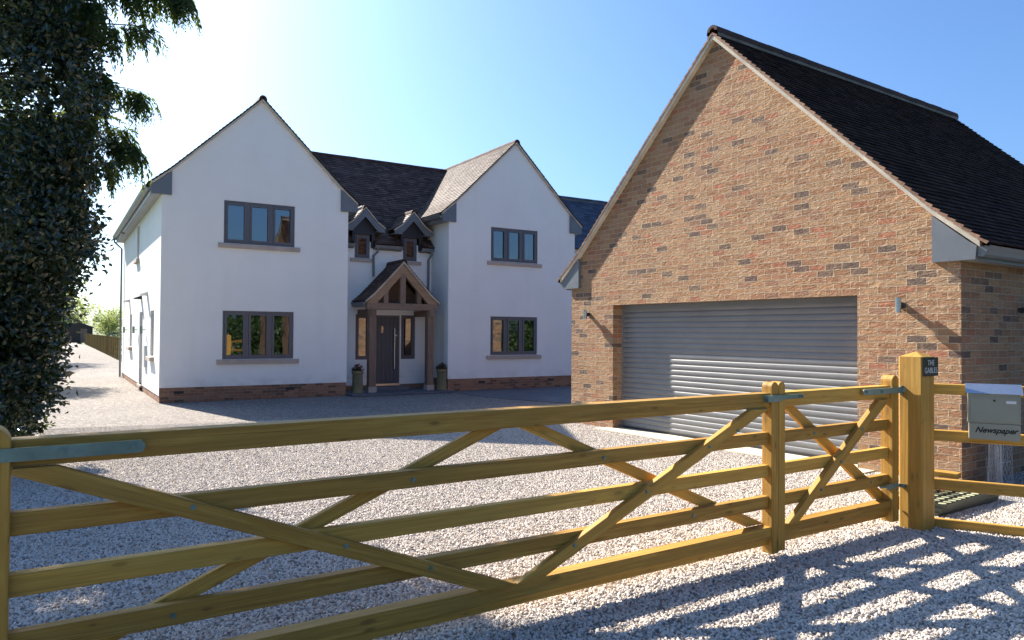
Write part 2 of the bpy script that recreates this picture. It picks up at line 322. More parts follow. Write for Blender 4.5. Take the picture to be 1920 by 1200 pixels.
# ------------------------------------------------------------------ mesh builder
class MB:
    def __init__(s): s.v = []; s.f = []; s.uv = []; s.r = []
    def face(s, pts, uvs=None, rnd=0.5):
        b = len(s.v); s.v += [tuple(p) for p in pts]; s.f.append(tuple(range(b, b + len(pts))))
        if uvs is None:
            P = [Vector(p) for p in pts]
            n = Vector((0, 0, 0))
            for i in range(len(P)):
                a, c = P[i], P[(i + 1) % len(P)]
                n += Vector(((a.y - c.y) * (a.z + c.z), (a.z - c.z) * (a.x + c.x), (a.x - c.x) * (a.y + c.y)))
            if n.length > 0: n.normalize()
            if abs(n.z) > 0.98: U, V = Vector((1, 0, 0)), Vector((0, 1, 0))
            else:
                U = Vector((0, 0, 1)).cross(n).normalized(); V = n.cross(U)
            uvs = [(p.dot(U), p.dot(V)) for p in P]
        s.uv += uvs; s.r += [rnd] * len(pts)
    def box(s, x0, x1, y0, y1, z0, z1, rnd=0.5):
        x0, x1 = min(x0, x1), max(x0, x1); y0, y1 = min(y0, y1), max(y0, y1); z0, z1 = min(z0, z1), max(z0, z1)
        p = lambda a, b, c: (a, b, c)
        s.face([p(x0, y0, z0), p(x0, y1, z0), p(x1, y1, z0), p(x1, y0, z0)], rnd=rnd)
        s.face([p(x0, y0, z1), p(x1, y0, z1), p(x1, y1, z1), p(x0, y1, z1)], rnd=rnd)
        s.face([p(x0, y0, z0), p(x1, y0, z0), p(x1, y0, z1), p(x0, y0, z1)], rnd=rnd)
        s.face([p(x1, y1, z0), p(x0, y1, z0), p(x0, y1, z1), p(x1, y1, z1)], rnd=rnd)
        s.face([p(x0, y1, z0), p(x0, y0, z0), p(x0, y0, z1), p(x0, y1, z1)], rnd=rnd)
        s.face([p(x1, y0, z0), p(x1, y1, z0), p(x1, y1, z1), p(x1, y0, z1)], rnd=rnd)
    def prism(s, poly, fn, d0, d1):
        """poly: 2D outline (counter-clockwise seen from the d0 side); fn(a,b,d)->point"""
        n = len(poly)
        s.face([fn(a, b, d0) for a, b in poly]); s.face([fn(a, b, d1) for a, b in reversed(poly)])
        for i in range(n):
            a, b = poly[i], poly[(i + 1) % n]
            s.face([fn(*b, d0), fn(*a, d0), fn(*a, d1), fn(*b, d1)])
    def beam(s, p0, p1, w, h, ref=(0, 0, 1), ch=0.006, segs=1, top=None):
        """chamfered timber from p0 to p1; w across, h along ref; uv runs along the grain"""
        p0, p1 = Vector(p0), Vector(p1); L = (p1 - p0).length; x = (p1 - p0) / L
        y = Vector(ref).cross(x).normalized(); z = x.cross(y)
        a, b = w / 2, h / 2
        prof = [(-a + ch, -b), (a - ch, -b), (a, -b + ch), (a, b - ch), (a - ch, b), (-a + ch, b), (-a, b - ch), (-a, -b + ch)]
        per = [0]
        for i in range(8):
            q, r2 = prof[i], prof[(i + 1) % 8]; per.append(per[-1] + math.hypot(q[0] - r2[0], q[1] - r2[1]))
        o = random.random() * 20
        c = 0.0 if ch == 0 else ch
        rings = [(0, 1 - c / max(a, b) if c else 1), (c, 1)] + [(L - c, 1), (L, 1 - c / max(a, b) if c else 1)]
        pt = lambda t, k, i: p0 + x * t + y * (prof[i][0] * k) + z * (prof[i][1] * k)
        for j in range(3):
            (t0, k0), (t1, k1) = rings[j], rings[j + 1]
            for i in range(8):
                i2 = (i + 1) % 8
                s.face([pt(t0, k0, i), pt(t1, k1, i), pt(t1, k1, i2), pt(t0, k0, i2)][::-1],
                       [(o + t0, per[i]), (o + t1, per[i]), (o + t1, per[i + 1]), (o + t0, per[i + 1])][::-1])
        for t, k, rv in ((0, rings[0][1], False), (L, rings[3][1], True)):
            q = [pt(t, k, i) for i in range(8)]; u = [(o + prof[i][0], prof[i][1] * 0.3) for i in range(8)]
            if rv: q, u = q[::-1], u[::-1]
            s.face(q[::-1], u[::-1])
    def tube(s, pts, r, n=8, cap=True):
        pts = [Vector(p) for p in pts]; rs = r if isinstance(r, (list, tuple)) else [r] * len(pts)
        rings = []; ref = Vector((0.31, 0.77, 0.55)); acc = 0
        for i, p in enumerate(pts):
            d = (pts[min(i + 1, len(pts) - 1)] - pts[max(i - 1, 0)])
            d = d.normalized() if d.length > 1e-9 else Vector((0, 0, 1))
            a = ref.cross(d); a = a.normalized() if a.length > 1e-3 else Vector((1, 0, 0)).cross(d).normalized()
            b = d.cross(a)
            if i: acc += (p - pts[i - 1]).length
            rings.append(([p + (a * math.cos(t) + b * math.sin(t)) * rs[i] for t in [2 * math.pi * k / n for k in range(n)]], acc))
        for i in range(len(pts) - 1):
            (A, ta), (B, tb) = rings[i], rings[i + 1]
            for k in range(n):
                k2 = (k + 1) % n
                s.face([A[k], A[k2], B[k2], B[k]], [(ta, k / n * .3), (ta, (k + 1) / n * .3), (tb, (k + 1) / n * .3), (tb, k / n * .3)])
        if cap: s.face(rings[0][0][::-1]); s.face(rings[-1][0])
    def lathe(s, prof, c, n=24):
        c = Vector(c)
        for (r0, z0), (r1, z1) in zip(prof, prof[1:]):
            for k in range(n):
                a, b = 2 * math.pi * k / n, 2 * math.pi * (k + 1) / n
                P = lambda r, z, t: c + Vector((r * math.cos(t), r * math.sin(t), z))
                if r0 < 1e-6: s.face([P(r0, z0, a), P(r1, z1, b), P(r1, z1, a)][::-1])
                elif r1 < 1e-6: s.face([P(r0, z0, a), P(r0, z0, b), P(r1, z1, a)])
                else: s.face([P(r0, z0, a), P(r0, z0, b), P(r1, z1, b), P(r1, z1, a)])
    def xform(s, m):
        s.v = [tuple(m @ Vector(p)) for p in s.v]; return s
    def build(s, name, mat, parent=None, smooth=False, merge=False):
        me = bpy.data.meshes.new(name); me.from_pydata(s.v, [], s.f)
        ul = me.uv_layers.new(name='UVMap'); ul.data.foreach_set('uv', np.array(s.uv, dtype=np.float32).ravel())
        at = me.attributes.new('rnd', 'FLOAT', 'CORNER'); at.data.foreach_set('value', np.array(s.r, dtype=np.float32))
        if merge or smooth:
            bm = bmesh.new(); bm.from_mesh(me); bmesh.ops.remove_doubles(bm, verts=bm.verts, dist=0.0002)
            bmesh.ops.recalc_face_normals(bm, faces=bm.faces); bm.to_mesh(me); bm.free()
        if smooth:
            me.shade_smooth()
            if hasattr(me, 'set_sharp_from_angle'): me.set_sharp_from_angle(angle=R(40))
        me.materials.append(M[mat] if isinstance(mat, str) else mat)
        o = bpy.data.objects.new(name, me); COL.objects.link(o)
        if parent: o.parent = parent
        return o

def tag(o, label=None, cat=None, group=None, kind=None):
    if label: o['label'] = label
    if cat: o['category'] = cat
    if group: o['group'] = group
    if kind: o['kind'] = kind
    return o
def thing(name, label, cat, loc=(0, 0, 0), rz=0.0, group=None):
    o = bpy.data.objects.new(name, None); COL.objects.link(o); o.location = loc; o.rotation_euler = (0, 0, rz)
    o.empty_display_size = 0.2
    return tag(o, label, cat, group)
def h2w(u, v, z=0): return HO + Vector((math.cos(HA) * u - math.sin(HA) * v, math.sin(HA) * u + math.cos(HA) * v, z))
def g2w(u, v, z=0): return GO + Vector((math.cos(GA) * u - math.sin(GA) * v, math.sin(GA) * u + math.cos(GA) * v, z))
def t2w(u, v, z=0): return TO + Vector((math.cos(TA) * u - math.sin(TA) * v, math.sin(TA) * u + math.cos(TA) * v, z))

def wall_holes(mb, fn, a0, a1, z0, z1, holes, depth):
    """flat wall a0..a1 x z0..z1 with rectangular holes and reveals; fn(a, out, z) (out>0 outward)"""
    xs = sorted({a0, a1} | {h[0] for h in holes} | {h[1] for h in holes})
    zs = sorted({z0, z1} | {h[2] for h in holes} | {h[3] for h in holes})
    for i in range(len(xs) - 1):
        for j in range(len(zs) - 1):
            cx, cz = (xs[i] + xs[i + 1]) / 2, (zs[j] + zs[j + 1]) / 2
            if any(h[0] < cx < h[1] and h[2] < cz < h[3] for h in holes): continue
            mb.face([fn(xs[i], 0, zs[j]), fn(xs[i + 1], 0, zs[j]), fn(xs[i + 1], 0, zs[j + 1]), fn(xs[i], 0, zs[j + 1])])
    for (p, q, b, t) in holes:
        d = -depth
        mb.face([fn(p, d, b), fn(p, 0, b), fn(p, 0, t), fn(p, d, t)])
        mb.face([fn(q, 0, b), fn(q, d, b), fn(q, d, t), fn(q, 0, t)])
        mb.face([fn(p, 0, t), fn(q, 0, t), fn(q, d, t), fn(p, d, t)])
        mb.face([fn(p, d, b), fn(q, d, b), fn(q, 0, b), fn(p, 0, b)])

def roof_side(mb, prof, x0, x1, fn, gauge=0.112, tw=0.182, deck=True, thick=0.016, jit=0.0025):
    """individual plain tiles on a slope. prof: [(d,z)...] from ridge to eave; fn(x, d, z)->point"""
    seg = [0.0]
    for (d0, z0), (d1, z1) in zip(prof, prof[1:]): seg.append(seg[-1] + math.hypot(d1 - d0, z1 - z0))
    L = seg[-1]
    def at(s_):
        s_ = max(0.0, min(L, s_))
        for i in range(len(prof) - 1):
            if s_ <= seg[i + 1] + 1e-9:
                t = (s_ - seg[i]) / (seg[i + 1] - seg[i]); (d0, z0), (d1, z1) = prof[i], prof[i + 1]
                n = (-(z1 - z0), (d1 - d0)); k = math.hypot(*n)
                return d0 + (d1 - d0) * t, z0 + (z1 - z0) * t, n[0] / k, n[1] / k
    def P(x, s_, lift):
        d, z, nd, nz = at(s_); return fn(x, d + nd * lift, z + nz * lift)
    rows = int(L / gauge) + 1
    for j in range(rows):
        s1 = L - j * gauge + 0.01; s0 = max(0.0, s1 - gauge * 1.25)
        if s1 <= 0.02: break
        off = (j % 2) * tw / 2 + random.uniform(-.006, .006); x = x0 - off
        while x < x1 - 1e-4:
            a, b = max(x, x0) + 0.0012, min(x + tw, x1) - 0.0012
            x += tw
            if b - a < 0.02: continue
            la = thick + 0.006 + random.uniform(-jit, jit); lb = la + random.uniform(-jit, jit); l0 = 0.004
            ds = random.uniform(-.003, .003); rv = random.random()
            A, B = P(a, min(s1, L) + ds, la), P(b, min(s1, L) + ds, lb); A2, B2 = P(a, s0, l0), P(b, s0, l0)
            a0, b0 = P(a, min(s1, L) + ds, la - thick), P(b, min(s1, L) + ds, lb - thick)
            uu = [(a, s1), (b, s1), (b, s0), (a, s0)]
            mb.face([A, B, B2, A2], uu, rv); mb.face([a0, b0, B, A], [(a, s1 + .02), (b, s1 + .02), (b, s1), (a, s1)], rv)
            mb.face([A2, a0, A], [(a, s0), (a, s1), (a, s1)], rv); mb.face([b0, B2, B], [(b, s1), (b, s0), (b, s1)], rv)
    if deck:
        for (d0, z0), (d1, z1) in zip(prof, prof[1:]):
            mb.face([fn(x0, d0, z0), fn(x1, d0, z0), fn(x1, d1, z1), fn(x0, d1, z1)], rnd=0.1)
            mb.face([fn(x0, d0, z0 - .03), fn(x0, d1, z1 - .03), fn(x1, d1, z1 - .03), fn(x1, d0, z0 - .03)], rnd=0.1)

def ridge_tiles(x0, x1, z, fn, r=0.095, ln=0.33, name='ridge_tiles', mat='ridge', parent=None):
    mb = MB(); mo = MB(); x = x0; n = 8; k = 0
    N = max(1, round((x1 - x0) / ln)); ln = (x1 - x0) / N
    for k in range(N):
        a, b = x0 + k * ln + 0.004, x0 + (k + 1) * ln - 0.004; dz = random.uniform(-.004, .004); rv = random.random()
        ang = [math.pi * (0.0 + i / n) for i in range(n + 1)]
        for s_ in (-1, 1): mb.face([fn(a, s_ * r, z + dz), fn(b, s_ * r, z + dz), fn(b, s_ * r * 1.06, z - r * .4 + dz), fn(a, s_ * r * 1.06, z - r * .4 + dz)], rnd=rv)
        for i in range(n):
            q = [(r * math.cos(t), r * 0.95 * math.sin(t) + dz) for t in (ang[i], ang[i + 1])]
            mb.face([fn(a, q[0][0], z + q[0][1]), fn(b, q[0][0], z + q[0][1]), fn(b, q[1][0], z + q[1][1]), fn(a, q[1][0], z + q[1][1])], rnd=rv)
        if k in (0, N - 1):   # the open end shows a ring with a dark hollow
            e = a if k == 0 else b
            for i in range(n):
                t0, t1 = ang[i], ang[i + 1]
                mb.face([fn(e, r * math.cos(t0), z + r * .95 * math.sin(t0) + dz), fn(e, r * math.cos(t1), z + r * .95 * math.sin(t1) + dz),
                         fn(e, r * .5 * math.cos(t1), z + r * .48 * math.sin(t1) + dz), fn(e, r * .5 * math.cos(t0), z + r * .48 * math.sin(t0) + dz)], rnd=rv)
    o = mb.build(name, mat, parent)
    bed = MB()
    for s_ in (-1, 1):
        bed.face([fn(x0 + .02, s_ * r * 1.02, z - r * .38), fn(x1 - .02, s_ * r * 1.02, z - r * .38), fn(x1 - .02, s_ * r * 1.04, z - r * 0.9), fn(x0 + .02, s_ * r * 1.04, z - r * 0.9)])
    for k in range(1, N):
        a = x0 + k * ln
        ang = [math.pi * i / n for i in range(n + 1)]
        for i in range(n):
            t0, t1 = ang[i], ang[i + 1]; rr = r * 0.985
            bed.face([fn(a - .006, rr * math.cos(t0), z + rr * .95 * math.sin(t0)), fn(a + .006, rr * math.cos(t0), z + rr * .95 * math.sin(t0)),
                      fn(a + .006, rr * math.cos(t1), z + rr * .95 * math.sin(t1)), fn(a - .006, rr * math.cos(t1), z + rr * .95 * math.sin(t1))])
    bed.build('mortar_bed', 'bedding', o)
    return o

def verge(prof, fn, x_out, x_in, parent, name='verge', th=0.055, mat='verge', gauge=0.112):
    """mortar verge under the tile edges along a gable; prof is the wall-top line, d outwards; fn(x,d,z)"""
    mb = MB()
    for (d0, z0), (d1, z1) in zip(prof, prof[1:]):
        q = [(d0, z0), (d1, z1), (d1, z1 + th * 1.25), (d0, z0 + th * 1.25)]
        F = [fn(x_out, *p) for p in q]; B = [fn(x_in, *p) for p in q]
        mb.face(F); mb.face(B[::-1])
        for i in range(4): mb.face([F[(i + 1) % 4], F[i], B[i], B[(i + 1) % 4]])
    return mb.build(name, mat, parent)

def window(parent, fn, a0, a1, z0, z1, n, sill=True, name='window', fr=0.05, sash=0.05, mull=0.08, set_in=0.03, sill_ext=0.13, sill_h=0.118, sill_out=0.06, label=None, glass='glass', tilt=()):
    """casement window; fn(a, out, z)"""
    mb = MB()
    def bx(b, p, q, o0, o1, s0, s1):
        P = [fn(x, o, z) for x in (p, q) for o in (o0, o1) for z in (s0, s1)]
        (A, B, C, D, E, F, G, H_) = P   # A p o0 s0, B p o0 s1, C p o1 s0, D p o1 s1, E q o0 s0 ...
        for f in ((C, G, H_, D), (E, A, B, F), (A, C, D, B), (G, E, F, H_), (A, E, G, C), (D, H_, F, B)): b.face(f)
    o1, o0 = -set_in, -set_in - 0.06
    bx(mb, a0, a0 + fr, o0, o1, z0, z1); bx(mb, a1 - fr, a1, o0, o1, z0, z1)
    bx(mb, a0 + fr, a1 - fr, o0, o1, z0, z0 + fr); bx(mb, a0 + fr, a1 - fr, o0, o1, z1 - fr, z1)
    wv = (a1 - a0 - 2 * fr - (n - 1) * mull) / n
    for i in range(1, n):
        x = a0 + fr + i * wv + (i - 1) * mull
        bx(mb, x, x + mull, o0, o1, z0 + fr, z1 - fr)
    o = mb.build(name, 'frame', parent)
    if label: o['label'] = label
    for i in range(n):
        x = a0 + fr + i * (wv + mull); b = MB(); g = 0.004
        p, q, s0, s1 = x + g, x + wv - g, z0 + fr + g, z1 - fr - g
        so0, so1 = o0 + 0.012, o1 + 0.014
        bx(b, p, p + sash, so0, so1, s0, s1); bx(b, q - sash, q, so0, so1, s0, s1)
        bx(b, p + sash, q - sash, so0, so1, s0, s0 + sash); bx(b, p + sash, q - sash, so0, so1, s1 - sash, s1)
        b.build('sash', 'frame', o)
        tl = .012 if i in tilt else 0.0
        b = MB(); pa, pb, za, zb, ob = p + sash - .004, q - sash + .004, s0 + sash - .004, s1 - sash + .004, so0 + .018
        b.face([fn(pa, ob, za), fn(pb, ob - tl, za), fn(pb, ob - tl, zb), fn(pa, ob, zb)])
        b.build('pane', glass, o)
    if sill:
        b = MB(); e = sill_ext; d1 = sill_out
        prof = [(-set_in - .02, z0), (-0.0, z0 - 0.006), (d1 - .006, z0 - 0.014), (d1, z0 - 0.022), (d1, z0 - sill_h), (d1 - .012, z0 - sill_h - .004), (-.02, z0 - sill_h)]
        b.prism(prof, lambda q, z, a: fn(a, q, z), a1 + e, a0 - e)
        b.build('sill', 'sill', o, merge=True)
    return o

# ================================================================== SETTING
def sheet(name, pts, z, mat, kind='structure'):
    mb = MB(); mb.face([(x, y, z) for x, y in pts], [(x, y) for x, y in pts]); o = mb.build(name, mat); o['kind'] = kind; return o
sheet('ground', [(-1500, -1500), (1500, -1500), (1500, 2500), (-1500, 2500)], -0.012, 'grass')
hq = lambda u, v: tuple(h2w(u, v)[:2])
sheet('gravel_drive', [tuple(t2w(-9, -3.2)[:2]), tuple(t2w(14, -3.2)[:2]), tuple(g2w(16, -12)[:2]), tuple(h2w(26, -4)[:2]), hq(26, 14), hq(1.0, 14), hq(1.0, 60), hq(0.6, 97.0), hq(-3.3, 97.0), hq(-4.2, 60), hq(-4.6, 20), hq(-4.4, 2), (-9.6, 9.0), (-10, 4)], -0.006, 'gravel')
sheet('lane', [tuple(t2w(-60, -8.6)[:2]), tuple(t2w(60, -8.6)[:2]), tuple(t2w(60, -3.2)[:2]), tuple(t2w(-60, -3.2)[:2])], -0.002, 'asphalt')
pv = [hq(4.58, -0.5), hq(7.5, -0.55), hq(7.55, -1.5), hq(7.62, -2.3), hq(7.85, -3.0), hq(8.3, -4.2), hq(9.3, -5.4), hq(11.2, -6.2), hq(19, -6.2), hq(19, -0.002), hq(7.6, -0.002), hq(7.6, 1.14), hq(4.58, 1.14)]
mb = MB(); z = 0.004
mb.face([(*p, z) for p in pv], [((Vector((*p, 0)) - HO).dot(Vector((math.cos(HA), math.sin(HA), 0))), (Vector((*p, 0)) - HO).dot(Vector((-math.sin(HA), math.cos(HA), 0)))) for p in pv])
o = mb.build('paving', 'slab'); o['kind'] = 'structure'
mb = MB(); mb.face([tuple(g2w(a, b, 0.004)) for a, b in ((-0.4, -5.83), (-.4, -7.6), (8, -7.6), (8, -5.83))][::-1], [(0, 0), (1.8, 0), (1.8, 8), (0, 8)])
o = mb.build('side_path', 'slab'); o['kind'] = 'structure'
# concrete threshold in front of the roller door
mb = MB(); mb.box(-0.30, 0.24, -4.80, 0.14, -0.05, 0.018)
o = mb.build('threshold', 'concrete'); o.location = GO; o.rotation_euler = (0, 0, GA); o['kind'] = 'structure'

# loose stones on the near gravel: one "stuff" object, stones instanced by geometry nodes
def gravel_stones():
    me = bpy.data.meshes.new('gravel_stones')
    P = [(-0.9, 2.9), (3.4, 2.9), (9.3, 10.2), (6.3, 15.0), (-2, 15.0), (-9.0, 12.2), (-3.0, 3.2)]
    bm = bmesh.new()
    vs = [bm.verts.new((x, y, -0.004)) for x, y in P]; f = bm.faces.new(vs)
    bm.normal_update()
    if f.normal.z < 0: f.normal_flip()
    bmesh.ops.triangulate(bm, faces=bm.faces[:]); bm.to_mesh(me); bm.free()
    o = bpy.data.objects.new('gravel_stones', me); COL.objects.link(o); o['kind'] = 'stuff'
    ng = bpy.data.node_groups.new('gravel_scatter', 'GeometryNodeTree')
    ng.interface.new_socket('Geometry', in_out='INPUT', socket_type='NodeSocketGeometry')
    ng.interface.new_socket('Geometry', in_out='OUTPUT', socket_type='NodeSocketGeometry')
    N = ng.nodes.new; L = ng.links.new
    gi, go = N('NodeGroupInput'), N('NodeGroupOutput')
    ds = N('GeometryNodeDistributePointsOnFaces'); ds.distribute_method = 'RANDOM'
    pos = N('GeometryNodeInputPosition'); sp = N('ShaderNodeSeparateXYZ'); L(pos.outputs[0], sp.inputs[0])
    dist = N('ShaderNodeVectorMath'); dist.operation = 'LENGTH'; L(pos.outputs[0], dist.inputs[0])
    ds.inputs['Density'].default_value = 3000
    L(gi.outputs[0], ds.inputs['Mesh'])
    ico = N('GeometryNodeMeshIcoSphere'); ico.inputs['Radius'].default_value = 1.0; ico.inputs['Subdivisions'].default_value = 2
    ns = N('ShaderNodeTexNoise'); ns.inputs['Scale'].default_value = 1.1; ns.inputs['Detail'].default_value = 1.0
    sub = N('ShaderNodeVectorMath'); sub.operation = 'SUBTRACT'; sub.inputs[1].default_value = (0.5, 0.5, 0.5); L(ns.outputs['Color'], sub.inputs[0])
    scl = N('ShaderNodeVectorMath'); scl.operation = 'SCALE'; scl.inputs['Scale'].default_value = 1.1; L(sub.outputs[0], scl.inputs[0])
    stp = N('GeometryNodeSetPosition'); L(ico.outputs[0], stp.inputs[0]); L(scl.outputs[0], stp.inputs['Offset'])
    sm = N('GeometryNodeSetMaterial'); sm.inputs['Material'].default_value = M['stone']; L(stp.outputs[0], sm.inputs[0])
    rv = N('FunctionNodeRandomValue'); rv.data_type = 'FLOAT_VECTOR'; rv.inputs[0].default_value = (0.007, 0.006, 0.005); rv.inputs[1].default_value = (0.019, 0.0135, 0.0105)
    rr = N('FunctionNodeRandomValue'); rr.data_type = 'FLOAT_VECTOR'; rr.inputs[0].default_value = (-1.0, -1.0, 0); rr.inputs[1].default_value = (1.0, 1.0, 6.28); rr.inputs['Seed'].default_value = 5
    ip = N('GeometryNodeInstanceOnPoints'); L(ds.outputs['Points'], ip.inputs['Points']); L(sm.outputs[0], ip.inputs['Instance'])
    L(rv.outputs[0], ip.inputs['Scale']); L(rr.outputs[0], ip.inputs['Rotation'])
    L(ip.outputs[0], go.inputs[0])
    md = o.modifiers.new('scatter', 'NODES'); md.node_group = ng
gravel_stones()

# ================================================================== HOUSE
house = thing('house', 'white rendered two storey house with twin front gables and oak porch', 'house', HO, HA)
FR = lambda v0: (lambda a, o, z: (a, v0 - o, z))
LEFT = lambda a, o, z: (-o, a, z)
WT = [(0, 7.49), (2.06, 5.49), (2.52, 5.10)]            # wall top / verge line of the two gables
TL = [(0, 7.575), (2.06, 5.57), (2.57, 5.145)]          # tile line
C1, C2, HW = 2.28, 9.84, 2.27
W1U, W1L = (1.40, 3.13, 3.866, 4.92), (1.40, 3.13, 1.006, 2.20)
W2U, W2L = (8.985, 10.67, 3.86, 4.88), (8.985, 10.67, 1.03, 2.19)
mb = MB()
for cx, holes in ((C1, [W1U, W1L]), (C2, [W2U, W2L])):
    a0, a1 = cx - HW, cx + HW; f = FR(0)
    wall_holes(mb, f, a0, a1, 0.35, 5.0, holes, 0.12)
    ze = 7.49 - .97 * HW
    mb.face([f(a0, 0, 5.0), f(a1, 0, 5.0), f(a1, 0, ze), f(cx, 0, 7.49), f(a0, 0, ze)])
SW = [(1.25, 2.0, 1.05, 2.21), (4.05, 4.95, 0.16, 2.23), (7.45, 8.25, 1.18, 2.22), (5.35, 6.1, 3.84, 4.90)]
wall_holes(mb, lambda a, o, z: (C1 - HW - o, a, z), 0, 11.4, 0.35, 5.0, SW, 0.13)
mb.face([(C1 + HW, 0, .35), (C1 + HW, 1.15, .35), (C1 + HW, 1.15, 5.2), (C1 + HW, 0, 5.2)])       # returns of the recess
mb.face([(C2 - HW, 1.15, .35), (C2 - HW, 0, .35), (C2 - HW, 0, 5.2), (C2 - HW, 1.15, 5.2)])
mb.face([(C2 - HW, 1.15, 4.2), (C2 - HW, 2.4, 4.2), (C2 - HW, 2.4, 5.2), (C2 - HW, 1.15, 5.2)])
mb.face([(C1 + HW, 1.15, 4.2), (C1 + HW, 2.4, 4.2), (C1 + HW, 2.4, 5.2), (C1 + HW, 1.15, 5.2)])
RB = FR(1.15)
D1, D2 = (5.146, 5.60, 3.82, 4.50), (6.64, 7.08, 3.82, 4.50)
SL1, SL2, DR = (5.20, 5.645, 0.905, 2.20), (6.60, 7.055, 0.905, 2.20), (5.70, 6.56, 0.17, 2.19)
wall_holes(mb, RB, C1 + HW, C2 - HW, 0.33, 4.30, [(*D1[:3], 4.30), (*D2[:3], 4.30), SL1, SL2, DR], 0.12)
mb.face([(12.11, 0, .35), (12.11, 3.6, .35), (12.11, 3.6, 5.1), (12.11, 0, 5.1)])
mb.face([(12.11, 3.6, 0), (20, 3.6, 0), (20, 3.6, 4.95), (12.11, 3.6, 4.95)])
mb.face([(20, 3.6, 0), (20, 8.6, 0), (20, 8.6, 4.95), (20, 6.05, 7.4), (20, 3.6, 4.95)])
mb.face([(20, 8.6, 0), (4.55, 8.6, 0), (4.55, 8.6, 4.95), (20, 8.6, 4.95)])
mb.face([(4.55, 11.4, 0), (0.01, 11.4, 0), (0.01, 11.4, 5.2), (C1, 11.4, 7.4), (4.55, 11.4, 5.2)])
mb.face([(4.55, 8.6, 0), (4.55, 11.4, 0), (4.55, 11.4, 5.2), (4.55, 8.6, 5.2)])
mb.build('wall', 'render', house)
mb = MB()   # brick plinth, set back a little under the render
for a0, a1 in ((C1 - HW, C1 + HW), (C2 - HW, C2 + HW)):
    mb.face([(a0 + .01, .012, -.05), (a1 - .01, .012, -.05), (a1 - .01, .012, .35), (a0 + .01, .012, .35)])
mb.face([(.022, 11.4, -.05), (.022, 4.95, -.05), (.022, 4.95, .35), (.022, 11.4, .35)])
mb.face([(.022, 4.05, -.05), (.022, .012, -.05), (.022, .012, .35), (.022, 4.05, .35)])
mb.face([(C1 + HW - .012, 0.012, -.05), (C1 + HW - .012, 1.2, -.05), (C1 + HW - .012, 1.2, .35), (C1 + HW - .012, .012, .35)])
mb.face([(C2 - HW + .012, 1.2, -.05), (C2 - HW + .012, .012, -.05), (C2 - HW + .012, .012, .35), (C2 - HW + .012, 1.2, .35)])
mb.face([(C1 + HW, 1.162, -.05), (5.70, 1.162, -.05), (5.70, 1.162, .33), (C1 + HW, 1.162, .33)])
mb.face([(6.56, 1.162, -.05), (C2 - HW, 1.162, -.05), (C2 - HW, 1.162, .33), (6.56, 1.162, .33)])
mb.face([(5.70, 1.162, -.05), (6.56, 1.162, -.05), (6.56, 1.162, .17), (5.70, 1.162, .17)])
mb.face([(12.10, .012, -.05), (12.10, 3.6, -.05), (12.10, 3.6, .35), (12.10, .012, .35)])
plinth = mb.build('plinth', 'plinth', house)
for x in (0.33, 2.95, 8.6, 11.1):
    b = MB(); b.box(x, x + .215, 0.004, .03, .20, .265); b.build('air_brick', 'black', plinth)
# interior: floors so the rooms read dark and closed
mb = MB()
mb.box(.2, 4.4, .2, 11.2, .1, .15); mb.box(.2, 4.4, .2, 11.2, 2.55, 2.8); mb.box(7.8, 11.9, .2, 8.4, .1, .15); mb.box(7.8, 11.9, .2, 8.4, 2.55, 2.8)
mb.box(.2, 4.4, 4.6, 4.7, .15, 5.2); mb.box(7.8, 11.9, 4.6, 4.7, .15, 5.2); mb.box(4.6, 7.5, 1.6, 4.4, 2.55, 2.8); mb.box(4.6, 7.5, 3.6, 3.7, 0.1, 4.5)
mb.box(4.5, 4.62, 1.25, 4.4, .1, 5.2); mb.box(7.5, 7.62, 1.25, 4.4, .1, 5.2)
mb.build('room_partition', 'interior', house)

window(house, FR(0), *W1U, 3, tilt=(2,)); window(house, FR(0), *W1L, 3, tilt=(1,)); window(house, FR(0), *W2U, 3); window(house, FR(0), *W2L, 3)
LW = lambda a, o, z: (C1 - HW - o, a, z)
window(house, LW, *SW[0], 1, set_in=.07, sill_ext=.10, sill_h=.11, sill_out=.10); window(house, LW, *SW[2], 1, set_in=.07, sill_ext=.10, sill_h=.11, sill_out=.10)
window(house, LW, *SW[3], 1, set_in=.07, sill_ext=.10, sill_h=.11, sill_out=.09)
for D in (D1, D2): window(house, RB, *D, 1, set_in=.0, sill_ext=.13, sill_h=.11, sill_out=.06)
window(house, RB, *SL1, 1, sill=False, set_in=.03, name='sidelight'); window(house, RB, *SL2, 1, sill=False, set_in=.03, name='sidelight')
# front door
mb = MB(); x0, x1, z0, z1 = DR; y = 1.15 + .03
mb.box(x0, x0 + .05, y, y + .07, z0, z1); mb.box(x1 - .05, x1, y, y + .07, z0, z1); mb.box(x0 + .05, x1 - .05, y, y + .07, z1 - .05, z1)
fd = mb.build('front_door', 'frame', house); fd['label'] = 'dark grey front door with long vertical bar handle and small glazed slot'
mb = MB(); nb = 6; wv = (x1 - x0 - .1) / nb
for i in range(nb):
    a = x0 + .05 + i * wv
    mb.box(a + .004, a + wv - .004, y + .014, y + .06, z0 + .03, z1 - .052)
mb.box(x0 + .05, x1 - .05, y + .024, y + .055, z0 + .025, z1 - .05)
mb.build('door_leaf', 'door', fd)
mb = MB(); mb.box(x0, x1, y - .06, y + .06, z0 - .03, z0 + .025); mb.build('threshold_bar', 'steel', fd)
mb = MB(); hx = x1 - .17; mb.tube([(hx, y - .055, .62), (hx, y - .055, 1.82)], .016, 10)
for zz in (.78, 1.66): mb.tube([(hx, y - .055, zz), (hx, y + .02, zz)], .010, 8)
mb.build('bar_handle', 'steel', fd, smooth=True)
mb = MB(); mb.box(x0 + .29, x0 + .36, y + .008, y + .016, 1.68, 1.87); mb.build('glazed_slot', 'glass', fd)
